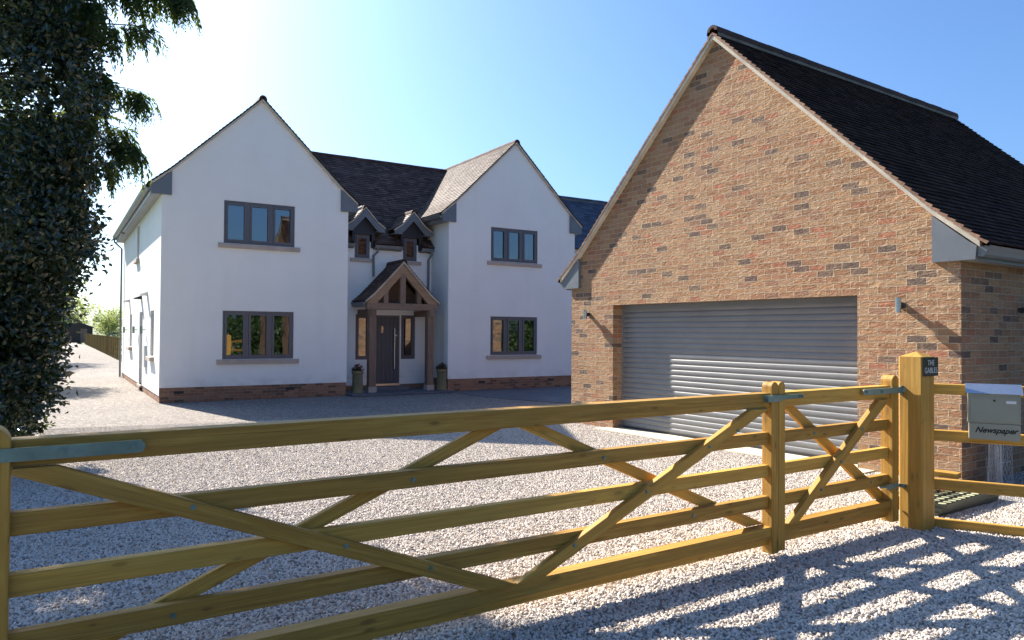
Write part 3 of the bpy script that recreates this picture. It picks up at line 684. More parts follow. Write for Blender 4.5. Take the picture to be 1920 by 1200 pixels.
mb = MB(); mb.tube([(x1 - .10, y - .005, 1.60), (x1 - .10, y + .02, 1.60)], .022, 12); mb.build('lock', 'steel', fd)
# left wall door + fittings
mb = MB(); a0, a1, b0, b1 = SW[1]
mb.box(.10, .155, a0, a1, b0, b1); sdoor = mb.build('side_door', 'frame', house)
mb = MB(); mb.box(-.05, .15, a0 - .02, a1 + .02, .10, .16); mb.build('side_step', 'sill', sdoor)
for yy, zz, mt in ((2.75, 2.74, 'white'), (4.35, 2.70, 'black'), (8.35, 2.74, 'white')):
    mb = MB(); mb.prism([(0, 0), (-.19, -.07), (-.19, -.10), (0, -.10)], lambda p, q, d: (.01 + p, d, zz + q), yy, yy + .34); mb.build('vent_hood', mt, house, merge=True)
mb = MB(); mb.box(-.05, .01, 2.85, 3.3, .72, 1.30); mb.build('meter_box', 'white', house)
for yy in (3.25, 5.6, 9.2):
    mb = MB(); mb.tube([(-.09, yy, 1.62), (-.09, yy, 1.82)], .035, 10); mb.tube([(-.09, yy, 1.72), (.01, yy, 1.72)], .014, 6); mb.build('side_light', 'galv', house)

# ---- roofs
hroof = MB()
for cx, vend in ((C1, 11.5), (C2, 8.0)):
    for s_ in (-1, 1):
        ve = vend if (cx == C1 and s_ < 0) else (5.0 if cx == C1 else (4.6 if s_ < 0 else 4.9))
        roof_side(hroof, TL, -0.085, ve, (lambda x, d, z, cx=cx, s_=s_: (cx + s_ * d, x, z)))
MT = [(0, 7.455), (3.0, 4.66), (3.52, 4.235)]
MTu = [MT[0], (2.95, 4.7066)]; MTl = [(2.90, 4.7532), MT[1], MT[2]]
roof_side(hroof, MTu, 2.3, 9.84, lambda x, d, z: (x, 4.45 - d, z))
for a0, a1 in ((4.4, 5.06), (5.70, 6.56), (7.18, 7.75)): roof_side(hroof, MTl, a0, a1, lambda x, d, z: (x, 4.45 - d, z))
hroof.face([(C1, 4.45, 7.42), (9.84, 4.45, 7.42), (9.84, 8.7, 4.9), (4.6, 8.7, 4.9), (C1, 6.0, 6.5)], rnd=.2)
hroof.face([(C1, 5.0, 7.5), (4.85, 5.0, 5.1), (4.85, 11.5, 5.1), (C1, 11.5, 7.5)], rnd=.3)
hroof.face([(C2, 4.6, 7.5), (12.4, 4.6, 5.1), (12.4, 8, 5.1), (C2, 8, 7.5)], rnd=.3)
roof = hroof.build('roof', 'tile', house)
rear = MB(); roof_side(rear, [(0, 7.40), (2.72, 4.93)], 9.9, 20.1, lambda x, d, z: (x, 6.05 - d, z), gauge=.2, tw=.3, thick=.008)
rear.face([(9.9, 6.05, 7.38), (20.1, 6.05, 7.38), (20.1, 8.8, 4.9), (9.9, 8.8, 4.9)], rnd=.3)
rr = rear.build('roof', 'slate', house); rr['label'] = 'blue grey slate roof of the rear wing'
ridge_tiles(9.9, 20.1, 7.40, lambda x, d, z: (x, 6.05 + d, z), parent=rr, mat='slate')
ridge_tiles(-0.10, 11.5, 7.545, lambda x, d, z: (C1 + d, x, z), parent=roof)
ridge_tiles(-0.10, 4.7, 7.53, lambda x, d, z: (C2 + d, x, z), parent=roof)
ridge_tiles(2.4, 9.7, 7.43, lambda x, d, z: (x, 4.45 + d, z), parent=roof)
for cx in (C1, C2):
    for s_ in (-1, 1):
        f = lambda x, d, z, cx=cx, s_=s_: (cx + s_ * d, x, z)
        verge(WT, f, -.075, 0.0, roof, th=.05)
        # boxed eaves: gable box, soffit and fascia, gutter
        b = MB(); b.prism([(2.06, 4.91), (2.50, 4.91), (2.515, 5.09), (2.06, 5.475)], lambda p, q, v: f(v, p, q), -.062, .05)
        gb = b.build('eave_box', 'grey', house, merge=True)
        vend = 11.45 if (cx == C1 and s_ < 0) else 1.9
        b = MB(); b.prism([(2.20, 4.912), (2.50, 4.912), (2.50, 4.93), (2.20, 4.93)], lambda p, q, v: f(v, p, q), .052, vend); b.build('soffit', 'soffit', gb, merge=True)
        b = MB(); b.prism([(2.485, 4.90), (2.51, 4.90), (2.51, 5.085), (2.485, 5.085)], lambda p, q, v: f(v, p, q), .05, vend); b.build('fascia', 'grey', gb, merge=True)
        if not (cx == C2 and s_ > 0):
            b = MB(); b.prism([(2.512, 5.005), (2.56, 4.995), (2.60, 5.015), (2.625, 5.06), (2.645, 5.115), (2.632, 5.118), (2.60, 5.045), (2.512, 5.03)], lambda p, q, v: f(v, p, q), -.06, vend); b.build('gutter', 'gutter', gb, merge=True)
# recess eaves, gutters in pieces between the dormer windows
for a0, a1 in ((4.56, 5.10), (5.70, 6.56), (7.16, 7.57)):
    b = MB(); b.prism([(0, 4.11), (-.13, 4.11), (-.145, 4.15), (-.165, 4.21), (-.15, 4.215), (-.12, 4.15), (0, 4.15)], lambda p, q, a: (a, 1.10 + p, q), a0, a1); b.build('gutter', 'gutter', house, merge=True)
    b = MB(); b.box(a0, a1, 1.09, 1.16, 4.08, 4.22); b.build('fascia', 'grey', house)
# ---- dormers
for k, cx in enumerate((5.385, 6.875)):
    y0 = 0.90; y1 = 2.35
    f = lambda x, d, z, s_=1: None
    b = MB()   # clad front and cheeks
    hw = .34
    b.prism([(-hw, 4.50), (hw, 4.50), (hw, 4.86), (0, 5.20), (-hw, 4.86)], lambda p, q, y: (cx + p, y, q), 1.06, 2.3)
    b.box(cx - hw, cx - .245, 1.07, 1.3, 4.12, 4.50); b.box(cx + .245, cx + hw, 1.07, 1.3, 4.12, 4.50)
    dm = b.build('dormer', 'black', house, merge=True)
    dp = [(0, 5.26), (.36, 4.87), (.60, 4.70)]
    b = MB()
    for s_ in (-1, 1): roof_side(b, dp, y0, y1, (lambda x, d, z, s_=s_: (cx + s_ * d, x, z)), tw=.17)
    b.build('dormer_roof', 'tile', dm)
    ridge_tiles(y0 - .02, y1 - .1, 5.24, lambda x, d, z: (cx + d, x, z), r=.085, parent=dm)
    for s_ in (-1, 1):
        g = lambda x, d, z, s_=s_: (cx + s_ * d, x, z)
        verge([(0, 5.225), (.36, 4.83), (.60, 4.665)], g, y0 - .012, y0 + .1, dm, th=.032)
        b = MB(); b.prism([(0, 5.20), (0, 4.985), (.30, 4.66), (.40, 4.57), (.595, 4.57), (.595, 4.66), (.36, 4.82)], lambda p, q, y: g(y, p, q), y0 + .01, y0 + .05); b.build('bargeboard', 'grey', dm, merge=True)
        b = MB(); b.prism([(.33, 4.575), (.59, 4.575), (.59, 4.60), (.33, 4.60)], lambda p, q, y: g(y, p, q), y0 + .05, 1.9); b.build('soffit', 'grey', dm, merge=True)
# ---- downpipes
def pipe(pts, name='downpipe', r=.034):
    b = MB(); b.tube(pts, r, 10); o = b.build(name, 'gutter', house, smooth=True); return o
pipe([(5.80, 1.02, 4.12), (5.80, 1.02, 4.02), (5.70, 1.09, 3.90), (5.70, 1.09, 3.3)])
pipe([(7.50, .99, 4.12), (7.50, .99, 4.02), (7.44, 1.08, 3.88), (7.44, 1.08, 0.05)])
pipe([(-.31, 11.1, 5.0), (-.31, 11.1, 4.9), (-.07, 11.1, 4.66), (-.07, 11.1, 0.02)])
pipe([(12.36, .3, 5.0), (12.36, .3, 4.9), (12.17, .3, 4.7), (12.17, .3, 0.02)])
# ---- oak porch
PX = 6.20; PY = 0.10
mb = MB(); mb.box(C1 + HW + .01, C2 - HW - .01, -.42, 1.14, -.02, .045); mb.box(5.62, 6.64, .62, 1.14, .045, .14)
porch = mb.build('porch', 'slab', house); porch['label'] = 'oak framed gabled porch over the front door'
for x in (5.32, 7.07):
    b = MB(); b.beam((x, PY + .10, .19), (x, PY + .10, 2.32), .20, .20, (0, 1, 0), .012); b.build('post', 'oak', porch)
    b = MB(); b.box(x - .115, x + .115, PY - .015, PY + .215, .045, .195); b.build('post_base', 'sill', porch)
    b = MB(); b.beam((x, PY - .06, 2.24), (x, 1.14, 2.24), .15, .17, (0, 0, 1), .01); b.build('wall_plate', 'oak', porch)
b = MB(); b.beam((5.14, PY + .06, 2.41), (7.27, PY + .06, 2.41), .17, .185, (0, 0, 1), .012); b.build('tie_beam', 'oak', porch)
b = MB(); b.beam((PX, PY + .06, 2.50), (PX, PY + .06, 3.50), .165, .13, (0, 1, 0), .008); b.build('king_post', 'oak', porch)
for s_ in (-1, 1):
    b = MB(); b.beam((PX + s_ * .50, PY + .06, 2.50), (PX + s_ * .50, PY + .06, 3.02), .14, .11, (0, 1, 0), .008); b.build('strut', 'oak', porch)
    b = MB(); q = [(0, 3.60), (0, 3.345), (.80, 2.47), (1.03, 2.47), (1.05, 2.52)]
    b.prism(q, lambda p, z, y: (PX + s_ * p, y, z), PY - .02, PY + .10); b.build('rafter', 'oakface', porch, merge=True)
    pp = [(0, 3.69), (.85, 2.79), (1.12, 2.56)]
    b = MB(); roof_side(b, pp, PY - .06, 1.14, lambda x, d, z: (PX + s_ * d, x, z), tw=.17); b.build('porch_roof', 'tile', porch)
    verge([(0, 3.625), (.85, 2.725), (1.11, 2.505)], lambda x, d, z: (PX + s_ * d, x, z), PY - .055, PY + .03, porch, th=.05)
    b = MB(); b.prism([(.98, 2.40), (1.10, 2.40), (1.16, 2.52), (1.14, 2.53), (1.08, 2.44), (.98, 2.44)], lambda p, z, y: (PX + s_ * p, y, z), PY + .06, 1.12); b.build('gutter', 'gutter', porch, merge=True)
b = MB(); b.prism([(-.95, 2.55), (.95, 2.55), (0, 3.55)], lambda p, z, y: (PX + p, y, z), .85, 1.12); b.build('gable_panel', 'oak', porch, merge=True)
ridge_tiles(PY - .07, 1.14, 3.665, lambda x, d, z: (PX + d, x, z), r=.09, parent=porch)

# curtains inside the two upper windows
def curtain(a0, a1, v, z0, z1, label):
    b = MB(); n = 26
    for i in range(n):
        p, q = a0 + (a1 - a0) * i / n, a0 + (a1 - a0) * (i + 1) / n
        yv = lambda t: v + .025 * math.sin(t * 78)
        b.face([(p, yv(p), z0), (q, yv(q), z0), (q, yv(q), z1), (p, yv(p), z1)])
    o = b.build('curtain', 'curtain', None, smooth=True); o.location = HO; o.rotation_euler = (0, 0, HA); tag(o, label, 'curtain')
curtain(10.25, 10.62, .16, 3.9, 4.86, 'pale curtain drawn to the side of the upper right gable window')
curtain(3.00, 3.12, .16, 3.9, 4.9, 'narrow pale curtain edge in the upper left gable window')

# pots beside the porch
def pot(u, v, lab, plab):
    p = thing('planter', lab, 'planter', h2w(u, v, .045), 0, 'chimney pot planters by the porch')
    b = MB(); b.lathe([(0, 0), (.165, 0), (.17, .03), (.155, .06), (.15, .10), (.135, .48), (.13, .50), (.155, .52), (.16, .55), (.15, .58), (.14, .60), (.115, .60), (.11, .54), (0, .54)], (0, 0, 0), 28)
    b.build('pot', 'pot', p, smooth=True)
    b = MB(); b.lathe([(.113, .56), (0, .57)], (0, 0, 0), 16); b.build('soil', 'soil', p)
    return p
def leaf_cloud(name, P, D, ln, wd, mat, parent=None, fold=0.25, rnd=None, side=None):
    """P (n,3) leaf bases, D (n,3) unit directions; two folded triangles per leaf"""
    n = len(P); D = D / np.linalg.norm(D, axis=1)[:, None]
    ref = rng.normal(size=(n, 3)) if side is None else side
    S = np.cross(D, ref); S /= np.linalg.norm(S, axis=1)[:, None] + 1e-9
    Nn = np.cross(S, D)
    ln = np.broadcast_to(np.asarray(ln, dtype=float), (n,))[:, None]; wd = np.broadcast_to(np.asarray(wd, dtype=float), (n,))[:, None]
    mid = P + D * ln * .45
    V = np.stack([P, mid - S * wd / 2 + Nn * wd * fold, P + D * ln, mid + S * wd / 2 + Nn * wd * fold], 1).reshape(-1, 3).astype(np.float32)
    idx = (np.arange(n)[:, None] * 4 + np.array([0, 1, 2, 0, 2, 3])[None, :]).astype(np.int32).ravel()
    me = bpy.data.meshes.new(name); me.vertices.add(4 * n); me.vertices.foreach_set('co', V.ravel())
    me.loops.add(6 * n); me.loops.foreach_set('vertex_index', idx)
    me.polygons.add(2 * n); me.polygons.foreach_set('loop_start', (np.arange(2 * n) * 3).astype(np.int32))
    me.update(calc_edges=True)
    r = rng.random(n) if rnd is None else rnd
    at = me.attributes.new('rnd', 'FLOAT', 'CORNER'); at.data.foreach_set('value', np.repeat(r, 6).astype(np.float32))
    me.materials.append(M[mat]); o = bpy.data.objects.new(name, me); COL.objects.link(o)
    if parent: o.parent = parent
    return o
for (u, v, lab, pl) in ((4.90, .12, 'buff chimney pot planter left of the porch posts', 'small bronze leaved plant in the planter left of the porch'),
                        (7.42, .10, 'buff chimney pot planter right of the porch posts', 'small bronze leaved plant in the planter right of the porch')):
    pot(u, v, lab, None)
    n = 260; th = rng.random(n) * 6.28; el = rng.random(n) * 1.3 + .15
    D = np.stack([np.cos(th) * np.cos(el), np.sin(th) * np.cos(el), np.sin(el)], 1)
    P = D * (rng.random(n)[:, None] * .17) * np.array([1, 1, 1.1]) + np.array([0, 0, .0])
    pt_ = thing('bedding_plant', pl, 'plant', h2w(u, v, .045 + .56))
    leaf_cloud('foliage', P, D + rng.normal(size=(n, 3)) * .5, rng.uniform(.05, .09, n), rng.uniform(.025, .045, n), 'potplant', pt_)
    b = MB(); b.tube([(0, 0, -.01), (.01, 0, .1)], .008, 6); b.tube([(0, 0, -.01), (-.05, .02, .09)], .006, 6); b.build('stem', 'twig', pt_)

# ================================================================== GARAGE
garage = thing('garage', 'buff brick double garage with steep dark tiled roof and grey roller door', 'garage', GO, GA)
GC, GH, GL = -2.31, 3.49, 7.5
V0, V1 = GC - GH - .01, GC + GH - .01
GW = [(0, 6.22), (3.22, 3.11), (3.73, 2.685)]
GT = [(0, 6.315), (3.22, 3.195), (3.81, 2.715)]
DV0, DV1, DZ = -4.577, 0.0, 2.21
GF = lambda a, o, z: (-o, a, z)
mb = MB()
wall_holes(mb, GF, V0, V1, -.05, 2.6, [(DV0, DV1, -.05, DZ)], .235)
ze = 6.22 - .966 * GH
mb.face([GF(V1, 0, 2.6), GF(V0, 0, 2.6), GF(V0, 0, ze), GF(GC, 0, 6.24), GF(V1, 0, ze)][::-1])
mb.face([(0, V0, -.05), (GL, V0, -.05), (GL, V0, 2.85), (0, V0, 2.85)])
mb.face([(GL, V1, -.05), (0, V1, -.05), (0, V1, 2.85), (GL, V1, 2.85)])
mb.face([(GL, V0, -.05), (GL, V1, -.05), (GL, V1, ze), (GL, GC, 6.24), (GL, V0, ze)])
mb.build('wall', 'brick', garage)
mb = MB()
# curved slats
pitch = .0885; ns = int(DZ / pitch) + 1; xs = .232
for k in range(ns):
    z0 = .045 + k * pitch
    prof = [(0.0, 0.0), (-.004, .006), (-.0085, .022), (-.010, .042), (-.0085, .062), (-.004, .078), (0.003, .0835), (0.003, .0885)]
    for (p0, q0), (p1, q1) in zip(prof, prof[1:]):
        mb.face([(xs + p0, DV0 + .03, z0 + q0), (xs + p0, DV1 - .03, z0 + q0), (xs + p1, DV1 - .03, z0 + q1), (xs + p1, DV0 + .03, z0 + q1)])
rd = mb.build('roller_door', 'roller', garage, smooth=True)
mb = MB(); mb.box(xs - .015, xs + .015, DV0 + .03, DV1 - .03, .018, .047); mb.build('bottom_bar', 'black', rd)
for a in (DV0 + .001, DV1 - .036):
    mb = MB(); mb.box(xs - .022, xs + .03, a, a + .035, .0, DZ - .002); mb.build('guide_rail', 'roller', rd)
mb = MB(); mb.box(xs - .03, xs + .03, DV0 + .036, DV1 - .037, DZ - .075, DZ - .002); mb.build('head_box', 'grey', rd)
mb = MB()
for s_ in (-1, 1): roof_side(mb, GT, -0.09, GL + .07, lambda x, d, z: (x, GC + s_ * d, z), gauge=.108, tw=.178, thick=.017, jit=.003)
groof = mb.build('roof', 'garage_tile', garage)
ridge_tiles(-.10, GL + .06, 6.335, lambda x, d, z: (x, GC + d, z), r=.098, ln=.34, parent=groof)
for s_ in (-1, 1):
    f = lambda x, d, z, s_=s_: (x, GC + s_ * d, z)
    verge(GW, f, -.085, 0.0, groof, th=.066)
    verge(GW, f, GL, GL + .06, groof, th=.058)
    # bright tile edges along the verge, stepped
    L = [0.0]
    b = MB()
    for (d0, z0), (d1, z1) in zip(GT, GT[1:]):
        seg = math.hypot(d1 - d0, z1 - z0); n = int(seg / .108)
        for i in range(n):
            t0, t1 = i / n, (i + 1) / n; a = (d0 + (d1 - d0) * t0, z0 + (z1 - z0) * t0); c = (d0 + (d1 - d0) * t1, z0 + (z1 - z0) * t1)
            nx, nz = -(z1 - z0) / seg, (d1 - d0) / seg
            q = [(a[0] - nx * .022, a[1] - nz * .022), (c[0] - nx * .010, c[1] - nz * .010), (c[0] + nx * .027, c[1] + nz * .027), (a[0] + nx * .005, a[1] + nz * .005)]
            b.face([f(-.093, *p) for p in q], rnd=random.random())
    b.build('verge_tiles', 'verge_tile', groof)
    b = MB(); b.prism([(3.21, 2.55), (3.675, 2.55), (3.69, 2.70), (3.60, 2.765), (3.21, 3.095)], lambda p, q, x: f(x, p, q), -.06, .03); gb = b.build('eave_box', 'grey', garage, merge=True)
    b = MB(); b.prism([(3.44, 2.552), (3.68, 2.552), (3.68, 2.57), (3.44, 2.57)], lambda p, q, x: f(x, p, q), .032, GL); b.build('soffit', 'soffit', gb, merge=True)
    b = MB(); b.prism([(3.662, 2.54), (3.686, 2.54), (3.686, 2.70), (3.662, 2.70)], lambda p, q, x: f(x, p, q), .03, GL); b.build('fascia', 'grey', gb, merge=True)
    b = MB(); b.prism([(3.688, 2.585), (3.74, 2.575), (3.77, 2.60), (3.79, 2.65), (3.825, 2.695), (3.812, 2.70), (3.775, 2.66), (3.75, 2.605), (3.688, 2.612)], lambda p, q, x: f(x, p, q), -.03, GL); b.build('gutter', 'gutter', gb, merge=True)
    b = MB(); b.prism([(3.688, 2.585), (3.74, 2.575), (3.77, 2.60), (3.79, 2.65), (3.825, 2.697), (3.688, 2.697)], lambda p, q, x: f(x, p, q), -.036, -.031); b.build('gutter_end', 'gutter', gb, merge=True)

def wall_lamp(world, rz, label):
    t = thing('wall_lamp', label, 'wall lamp', world, rz, 'steel wall lamps on the garage')   # local -x is outward
    b = MB(); b.tube([(-.105, 0, -.09), (-.105, 0, .09)], .034, 18); b.build('lamp_tube', 'steel', t, smooth=True)
    b = MB(); b.box(-.085, -.012, -.02, .02, -.035, .035); b.build('bracket', 'black', t)
    b = MB(); b.tube([(-.012, 0, 0), (0, 0, 0)], .045, 16); b.build('back_plate', 'steel', t)
wall_lamp(g2w(0, .65, 2.05), GA, 'steel tube wall lamp left of the grey roller door')
wall_lamp(g2w(0, -5.15, 2.06), GA, 'steel tube wall lamp on the sunlit brick between roller door and corner')
wall_lamp(g2w(1.50, V0, 2.02), GA + R(90), 'steel tube wall lamp on the shaded brick side wall of the garage')

# ================================================================== GATES, POST, FENCE
def stile(x0, x1, y0, y1, z0, z1, name, parent, mat='gatewood'):
    b = MB(); r = (x1 - x0) / 2; cx = (x0 + x1) / 2; n = 10
    prof = [(x0, z0), (x1, z0), (x1, z1 - r)] + [(cx + r * math.cos(math.pi * i / n), z1 - r + r * math.sin(math.pi * i / n)) for i in range(1, n)] + [(x0, z1 - r)]
    o = random.random() * 9; m = len(prof)
    b.face([(a, y0, z) for a, z in prof], [(o + z, a) for a, z in prof]); b.face([(a, y1, z) for a, z in reversed(prof)], [(o + z, a + .3) for a, z in reversed(prof)])
    per = 0
    for i in range(m):
        (a, z), (c, q) = prof[i], prof[(i + 1) % m]
        b.face([(c, y0, q), (a, y0, z), (a, y1, z), (c, y1, q)], [(o + q, .5), (o + z, .5), (o + z, .5 + y1 - y0), (o + q, .5 + y1 - y0)])
    ob = b.build(name, mat, parent, merge=True)
    md = ob.modifiers.new('bevel', 'BEVEL'); md.width = .006; md.segments = 2; md.limit_method = 'ANGLE'; md.angle_limit = R(50)
    return ob
def brace(bu0, bu1, zb, tu0, tu1, zt, y0, y1, parent, umin=None, umax=None):
    """parallelogram timber cut level at both ends: bottom spans bu0..bu1 at zb, top tu0..tu1 at zt"""
    q = [(bu0, zb), (bu1, zb), (tu1, zt), (tu0, zt)]
    if umin is not None and tu0 < umin:
        k = (umin - tu0) / (bu0 - tu0); q = [(bu0, zb), (bu1, zb), (tu1, zt), (umin, zt), (umin, zt + (zb - zt) * k)]
    if umin is not None and bu0 < umin:
        k = (umin - bu0) / (tu0 - bu0); q = [(umin, zb), (bu1, zb), (tu1, zt), (tu0, zt), (umin, zb + (zt - zb) * k)]
    d = Vector(((tu0 + tu1 - bu0 - bu1) / 2, zt - zb)).normalized(); nrm = Vector((-d.y, d.x)); o = random.random() * 11
    U = lambda a, z, e=0: (o + a * d.x + z * d.y, a * nrm.x + z * nrm.y + e)
    b = MB()
    b.face([(a, y0, z) for a, z in q], [U(a, z) for a, z in q]); b.face([(a, y1, z) for a, z in reversed(q)], [U(a, z, .4) for a, z in reversed(q)])
    for i in range(len(q)):
        (a, z), (c, w_) = q[i], q[(i + 1) % len(q)]
        b.face([(c, y0, w_), (a, y0, z), (a, y1, z), (c, y1, w_)], [U(c, w_, .7), U(a, z, .7), U(a, z, .7 + y1 - y0), U(c, w_, .7 + y1 - y0)])
    ob = b.build('brace', 'gatewood', parent, merge=True)
    md = ob.modifiers.new('bevel', 'BEVEL'); md.width = .005; md.segments = 2; md.limit_method = 'ANGLE'; md.angle_limit = R(30)
    return ob
def bolt(x, y, z, parent, r=.0085):
    b = MB(); b.tube([(x, y, z), (x, y - .004, z)], r * 1.5, 12); b.tube([(x, y - .004, z), (x, y - .011, z)], r, 6); b.build('bolt', 'galv', parent)
def rails(x0, x1, parent):
    T = .062
    def rail(z0, z1, y0=0.0, y1=T, xa=x0, xb=x1, nm='rail'):
        b = MB(); b.beam((xa, (y0 + y1) / 2, (z0 + z1) / 2), (xb, (y0 + y1) / 2, (z0 + z1) / 2), y1 - y0, z1 - z0, (0, 0, 1), .0035); b.build(nm, 'gatewood', parent)
    rail(1.143, 1.253, -.012, .098, nm='top_rail')
    rail(.862, .955); rail(.614, .706); rail(.375, .470)
    rail(.150, .240, -.022, .075, nm='bottom_rail'); rail(.095, .149, .012, .065, nm='bottom_board')
gl = thing('gate_leaf', 'long left leaf of the treated timber field gate, nearest the camera', 'gate', TO, TA, 'two leaves of the timber field gate')
rails(-4.83, -.03, gl)
stile(-4.965, -4.812, -.045, .105, .02, 1.315, 'hanging_stile', gl)
stile(-.045, .034, -.032, .062, .035, 1.338, 'meeting_stile', gl)
K = .0215; UC = -4.75
bk = lambda u: (u - UC * K) / (1 - K)
brace(-2.595, -2.373, .241, -4.876, -4.654, 1.142, -.046, -.001, gl, umin=-4.81)
brace(-2.37, -2.185, .241, -.297, -.09, 1.142, -.046, -.001, gl)
brace(-4.84, -4.64, .245, bk(-2.625), bk(-2.44), 1.142, .0625, .100, gl, umin=-4.80)
brace(bk(-.31), bk(-.115) , .245, bk(-2.366), bk(-2.19), 1.142, .0625, .100, gl)
for x, z in ((-4.13, .905), (-3.41, .62), (-2.93, .43), (-1.95, .40), (-1.35, .66), (-.75, .905), (-.45, 1.0)): bolt(x, -.046, z, gl)
for x, z in ((-3.02, .905), (-4.20, .42), (-1.68, .905), (-.86, .43)): bolt(x, 0, z, gl)
b = MB(); n = 8
def strap(x0, x1, z0, z1, y, parent, left=False, name='hinge_strap'):
    cx = x1 - (z1 - z0) / 2; r = (z1 - z0) / 2; zc = (z0 + z1) / 2
    pr = [(x0, z0), (cx, z0)] + [(cx + r * math.sin(math.pi * i / 8), zc - r * math.cos(math.pi * i / 8)) for i in range(1, 8)] + [(cx, z1), (x0, z1)]
    if left: pr = [(x0 + x1 - a, z) for a, z in reversed(pr)]
    b = MB(); b.prism(pr, lambda a, z, d: (a, d, z), y - .007, y); return b.build(name, 'galv', parent, merge=True)
sm_ = strap(-4.97, -4.328, 1.171, 1.225, -.0465, gl)
b = MB(); b.box(-4.80, -4.34, -.046, -.012, 1.172, 1.224); b.build('strap_packer', 'gatewood', sm_)
for x in (-4.64, -4.376): bolt(x, -.0535, 1.198, sm_, .012)
lt = MB(); lt.box(-.118, .055, -.046, -.034, 1.188, 1.238); lt.box(-.118, -.105, -.046, .07, 1.188, 1.238); lt.box(.055, .30, -.046, -.036, 1.203, 1.236)
lt.tube([(.30, -.041, 1.2195), (.312, -.041, 1.2195)], .016, 8)
lk = lt.build('latch', 'galv', gl); bolt(.28, -.046, 1.22, lk, .009)

gr = thing('gate_leaf', 'short right leaf of the timber gate, hung on the big post', 'gate', TO, TA, 'two leaves of the timber field gate')
rails(.115, 1.61, gr)
stile(.038, .118, -.030, .062, .045, 1.338, 'meeting_stile', gr)
stile(1.602, 1.70, -.040, .070, .055, 1.345, 'hanging_stile', gr)
brace(.13, .262, .241, 1.385, 1.555, 1.142, -.046, -.001, gr)
KR = .0215
bk2 = lambda u: (u - UC * KR) / (1 - KR)
brace(bk2(1.39), bk2(1.57), .245, bk2(.10), bk2(.235), 1.142, .0625, .100, gr)
for x, z in ((.55, .46), (.82, .66), (1.13, .905)): bolt(x, -.046, z, gr)
for x, z in ((.53, .91), (1.33, .43)): bolt(x, 0, z, gr)
s2 = strap(1.14, 1.735, 1.188, 1.239, -.0405, gr, left=True)
b = MB(); b.box(1.15, 1.60, -.040, -.012, 1.189, 1.238); b.build('strap_packer', 'gatewood', s2)
for x in (1.19, 1.42): bolt(x, -.0475, 1.213, s2)
b = MB(); b.tube([(1.728, -.05, 1.17), (1.728, -.05, 1.255)], .012, 8); b.build('hinge_pin', 'galv', s2)
b = MB(); b.box(1.50, 1.66, -.046, -.040, .350, .395); b.box(1.655, 1.662, -.046, .07, .330, .415); b.tube([(1.44, -.02, .375), (1.74, -.05, .375)], .010, 8); b.build('lower_hinge', 'galv', gr)

# the big gate post
gp = thing('gate_post', 'thick square timber gate post with pyramid top carrying the black name sign', 'gate post', TO, TA)
b = MB(); x0, x1, y0, y1 = 1.735, 1.945, -.228, -.018; zt = 1.512; o = 3.3; c = .012
ring = lambda z, e: [(x0 + e + c, y0 + e, z), (x1 - e - c, y0 + e, z), (x1 - e, y0 + e + c, z), (x1 - e, y1 - e - c, z), (x1 - e - c, y1 - e, z), (x0 + e + c, y1 - e, z), (x0 + e, y1 - e - c, z), (x0 + e, y0 + e + c, z)]
A, B = ring(-.05, 0), ring(zt, 0); per = 0
for i in range(8):
    i2 = (i + 1) % 8; l = (Vector(A[i]) - Vector(A[i2])).length
    b.face([A[i], A[i2], B[i2], B[i]], [(o, per), (o, per + l), (o + 1.56, per + l), (o + 1.56, per)]); per += l
ap = ((x0 + x1) / 2, (y0 + y1) / 2, zt + .047)
for i in range(8):
    i2 = (i + 1) % 8; b.face([B[i], B[i2], ap], [(o + 5, i * .1), (o + 5, i * .1 + .1), (o + 5.1, i * .1 + .05)])
b.build('post', 'postwood', gp, merge=True)
b = MB(); b.box(1.700, 1.745, -.09, -.04, 1.20, 1.232); b.box(1.700, 1.745, -.09, -.04, .355, .385); b.build('hinge_bracket', 'galv', gp)

def text(body, size, mat, parent, name, shear=0.0, off=0.0, depth=.0008, M4=None, sx=1.0, spacing=1.0):
    cu = bpy.data.curves.new(name, 'FONT'); cu.body = body; cu.size = size; cu.align_x = 'CENTER'; cu.align_y = 'CENTER'
    cu.shear = shear; cu.offset = off; cu.extrude = depth; cu.space_character = spacing; cu.space_line = 0.95; cu.resolution_u = 6
    to = bpy.data.objects.new(name + '_tmp', cu); COL.objects.link(to)
    dg = bpy.context.evaluated_depsgraph_get(); dg.update()
    me = bpy.data.meshes.new_from_object(to.evaluated_get(dg)); bpy.data.objects.remove(to); bpy.data.curves.remove(cu)
    me.transform(Matrix.Diagonal((sx, 1, 1, 1)))
    if M4 is not None: me.transform(M4)
    me.materials.clear(); me.materials.append(M[mat]); me.name = name
    ob = bpy.data.objects.new(name, me); COL.objects.link(ob); ob.parent = parent; return ob
UPR = Matrix(((1, 0, 0, 0), (0, 0, -1, 0), (0, 1, 0, 0), (0, 0, 0, 1)))     # text plane -> upright, facing -y
sg = thing('house_sign', 'small black house name sign lettered THE GABLES on the gate post', 'sign', t2w(1.862, -.2285, 1.425), TA)
b = MB(); b.box(-.122, .122, -.010, -.001, -.082, .082); b.build('plate', 'blacksign', sg)
text('THE\nGABLES', .070, 'whiteink', sg, 'lettering', M4=Matrix.Translation((0, -.0108, 0)) @ UPR, sx=.86, spacing=1.05, off=-.0006)

